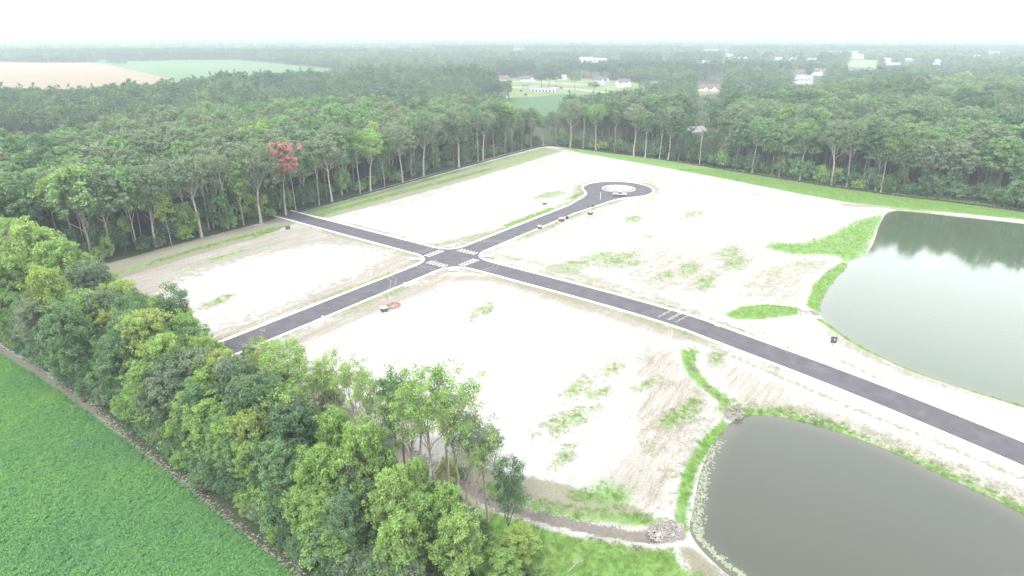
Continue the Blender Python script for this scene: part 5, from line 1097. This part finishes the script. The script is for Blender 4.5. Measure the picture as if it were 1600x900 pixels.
# white service posts by the kerbs
posts = [(505, 503, 1.4, "white service post by the kerb between the hedgerow and the mesh heap"), (633, 449, 1.2, "white service post by the kerb nearest the crossroads, mesh-heap side"), (414, 500, 1.0, "white service post on the verge nearest the hedgerow"), (580, 433, 1.2, "white service post on the verge opposite the utility box with mesh"),
         (807, 376, 1.3, "white service post by the kerb between crossroads and smaller red box"), (836, 335, 1.2, "white service post on the grass verge before the turning circle"), (938, 312, 3.0, "thin tall white pole on the road edge beside the turning circle"), (1044, 529, 2.0, "white service post beside the dusty track crossing, thicker of two"), (1049, 528, 1.8, "slim white stake beside the dusty track crossing, thinner of two")]
for u, v, h, lab in posts:
    x, y = at(u, v); e = empty("service_post", (x, y, 0), .8); tag(e, lab, "post", "white posts along the roads"); MB().cyl((0, 0, -.2), (0, 0, h), .07, .06, 8).build("shaft", M['wpvc'], e)
    if h < 1.5: MB().box(-.28, .28, -.16, .16, h, h + .14).build("cap", M['wpvc'], e, bev=.02)
    else: MB().cyl((0, 0, h), (0, 0, h + .06), .085, .03, 8).build("cap", M['wpvc'], e)
# dark sign board on a post
e = empty("sign_board", (*at(1301, 541), 0), -.25); tag(e, "small dark board on a post standing on the sand by the far pond", "sign")
MB().cyl((0, .06, -.3), (0, .06, 2.1), .05, .05, 8).build("post", M['black'], e)
b_ = MB().box(-.62, .62, -.02, .03, .75, 2.35).build("board", M['tgrey'], e); MB().box(.08, .24, -.034, -.022, 1.5, 1.78).build("notice", M['wpvc'], b_)
# work zone barricade lying on the crosswalk
e = empty("survey_tripod", (*at(681, 415), .03), .4); tag(e, "small red and white survey tripod standing on the crosswalk", "tripod")
for a in (0, 2.1, 4.2): MB().cyl((.42 * math.cos(a), .42 * math.sin(a), 0), (0, 0, 1.2), .035, .03, 6).build("leg", M['tred'], e)
MB().box(-.13, .13, -.1, .1, 1.2, 1.48).build("head", M['wpvc'], e, bev=.02); MB().cyl((0, 0, 1.48), (0, 0, 2.3), .02, .015, 6).build("mast", M['black'], e)
# pickup truck with rack
e = empty("pickup_truck", (*at(968, 306), .03), R(-6)); tag(e, "white pickup truck with ladder rack parked beside the turning circle island", "pickup truck")
bd = MB().prism([(-2.85, .58), (2.9, .58), (2.95, .98), (1.25, 1.12), (-2.85, 1.12)], -.93, .93, 'y').build("body", M['wpaint'], e, bev=.04)
MB().prism([(-.75, 1.12), (1.45, 1.12), (.75, 1.78), (-.6, 1.80)], -.82, .82, 'y').build("cab", M['wpaint'], e, bev=.03)
MB().prism([(1.0, 1.22), (1.36, 1.18), (.82, 1.72), (.7, 1.72)], -.74, .74, 'y').build("windscreen", M['glass'], e)
for s in (-1, 1): MB().prism([(-.6, 1.14), (1.2, 1.14), (.74, 1.72), (-.52, 1.72)], s * .815, s * .835, 'y').build("side_window", M['glass'], e)
MB().box(-.70, -.62, -.7, .7, 1.22, 1.68).build("rear_window", M['glass'], e)
MB().box(-2.7, -.85, -.78, .78, 1.121, 1.14).build("cargo_bed", M['tgrey'], e)
for s in (-1, 1): MB().box(-2.85, -.8, s * .86 - .06, s * .86 + .06, 1.12, 1.42).build("bed_side", M['wpaint'], e)
MB().box(-2.9, -2.82, -.85, .85, .6, 1.42).build("tailgate", M['wpaint'], e)
rk = MB()
for s in (-1, 1):
    rk.cyl((-2.7, s * .82, 1.4), (-2.7, s * .82, 2.0), .03, k=6); rk.cyl((-.9, s * .82, 1.4), (-.9, s * .82, 2.0), .03, k=6); rk.cyl((-2.8, s * .82, 2.0), (1.3, s * .82, 2.0), .03, k=6)
for xx in (-2.7, -.9, 1.2): rk.cyl((xx, -.82, 2.0), (xx, .82, 2.0), .03, k=6)
rk.build("ladder_rack", M['tgrey'], e)
for xx in (-1.9, 1.95):
    for s in (-1, 1):
        wl = MB().cyl((xx, s * .70, .42), (xx, s * 1.02, .42), .42, k=16).build("wheel", M['rub'], e); MB().cyl((xx, s * 1.022, .42), (xx, s * 1.035, .42), .2, k=12).build("rim", M['rim'], wl)
for s in (-1, 1):
    MB().box(2.9, 2.97, s * .7 - .15, s * .7 + .15, .72, .9).build("headlight", M['glass'], e); MB().box(-2.93, -2.86, s * .82 - .07, s * .82 + .07, .9, 1.25).build("tail_light", M['tred'], e)
MB().box(2.88, 3.02, -.9, .9, .45, .62).build("front_bumper", M['rim'], e); MB().box(-3.02, -2.88, -.9, .9, .42, .58).build("rear_bumper", M['rim'], e)
# culvert pipes at the aprons
M['pipe'] = mat("concrete pipe", (.42, .40, .38))
for u, v, a, lab in ((1078, 548, 2.2, "concrete culvert mouth at the head of the green swale"), (1026, 836, .4, "concrete culvert mouth at the ditch's end by the riprap apron")):
    e = empty("culvert", (*at(u, v), -.25), a); tag(e, lab, "culvert", "concrete culvert mouths")
    V = []; F = []; k = 14
    for x_ in (0, 1.6):
        for rr_ in (.38, .30):
            for i in range(k): V.append((x_, rr_ * math.cos(2 * math.pi * i / k), rr_ * math.sin(2 * math.pi * i / k)))
    for i in range(k):
        j = (i + 1) % k; F += [(i, j, j + 2 * k, i + 2 * k), (i + k, i + 3 * k, j + 3 * k, j + k), (i, i + k, j + k, j), (i + 2 * k, j + 2 * k, j + 3 * k, i + 3 * k)]
    me = bpy.data.meshes.new("pipe"); me.from_pydata(V, [], F); me.update(); me.materials.append(M['pipe']); link("pipe", me, e)
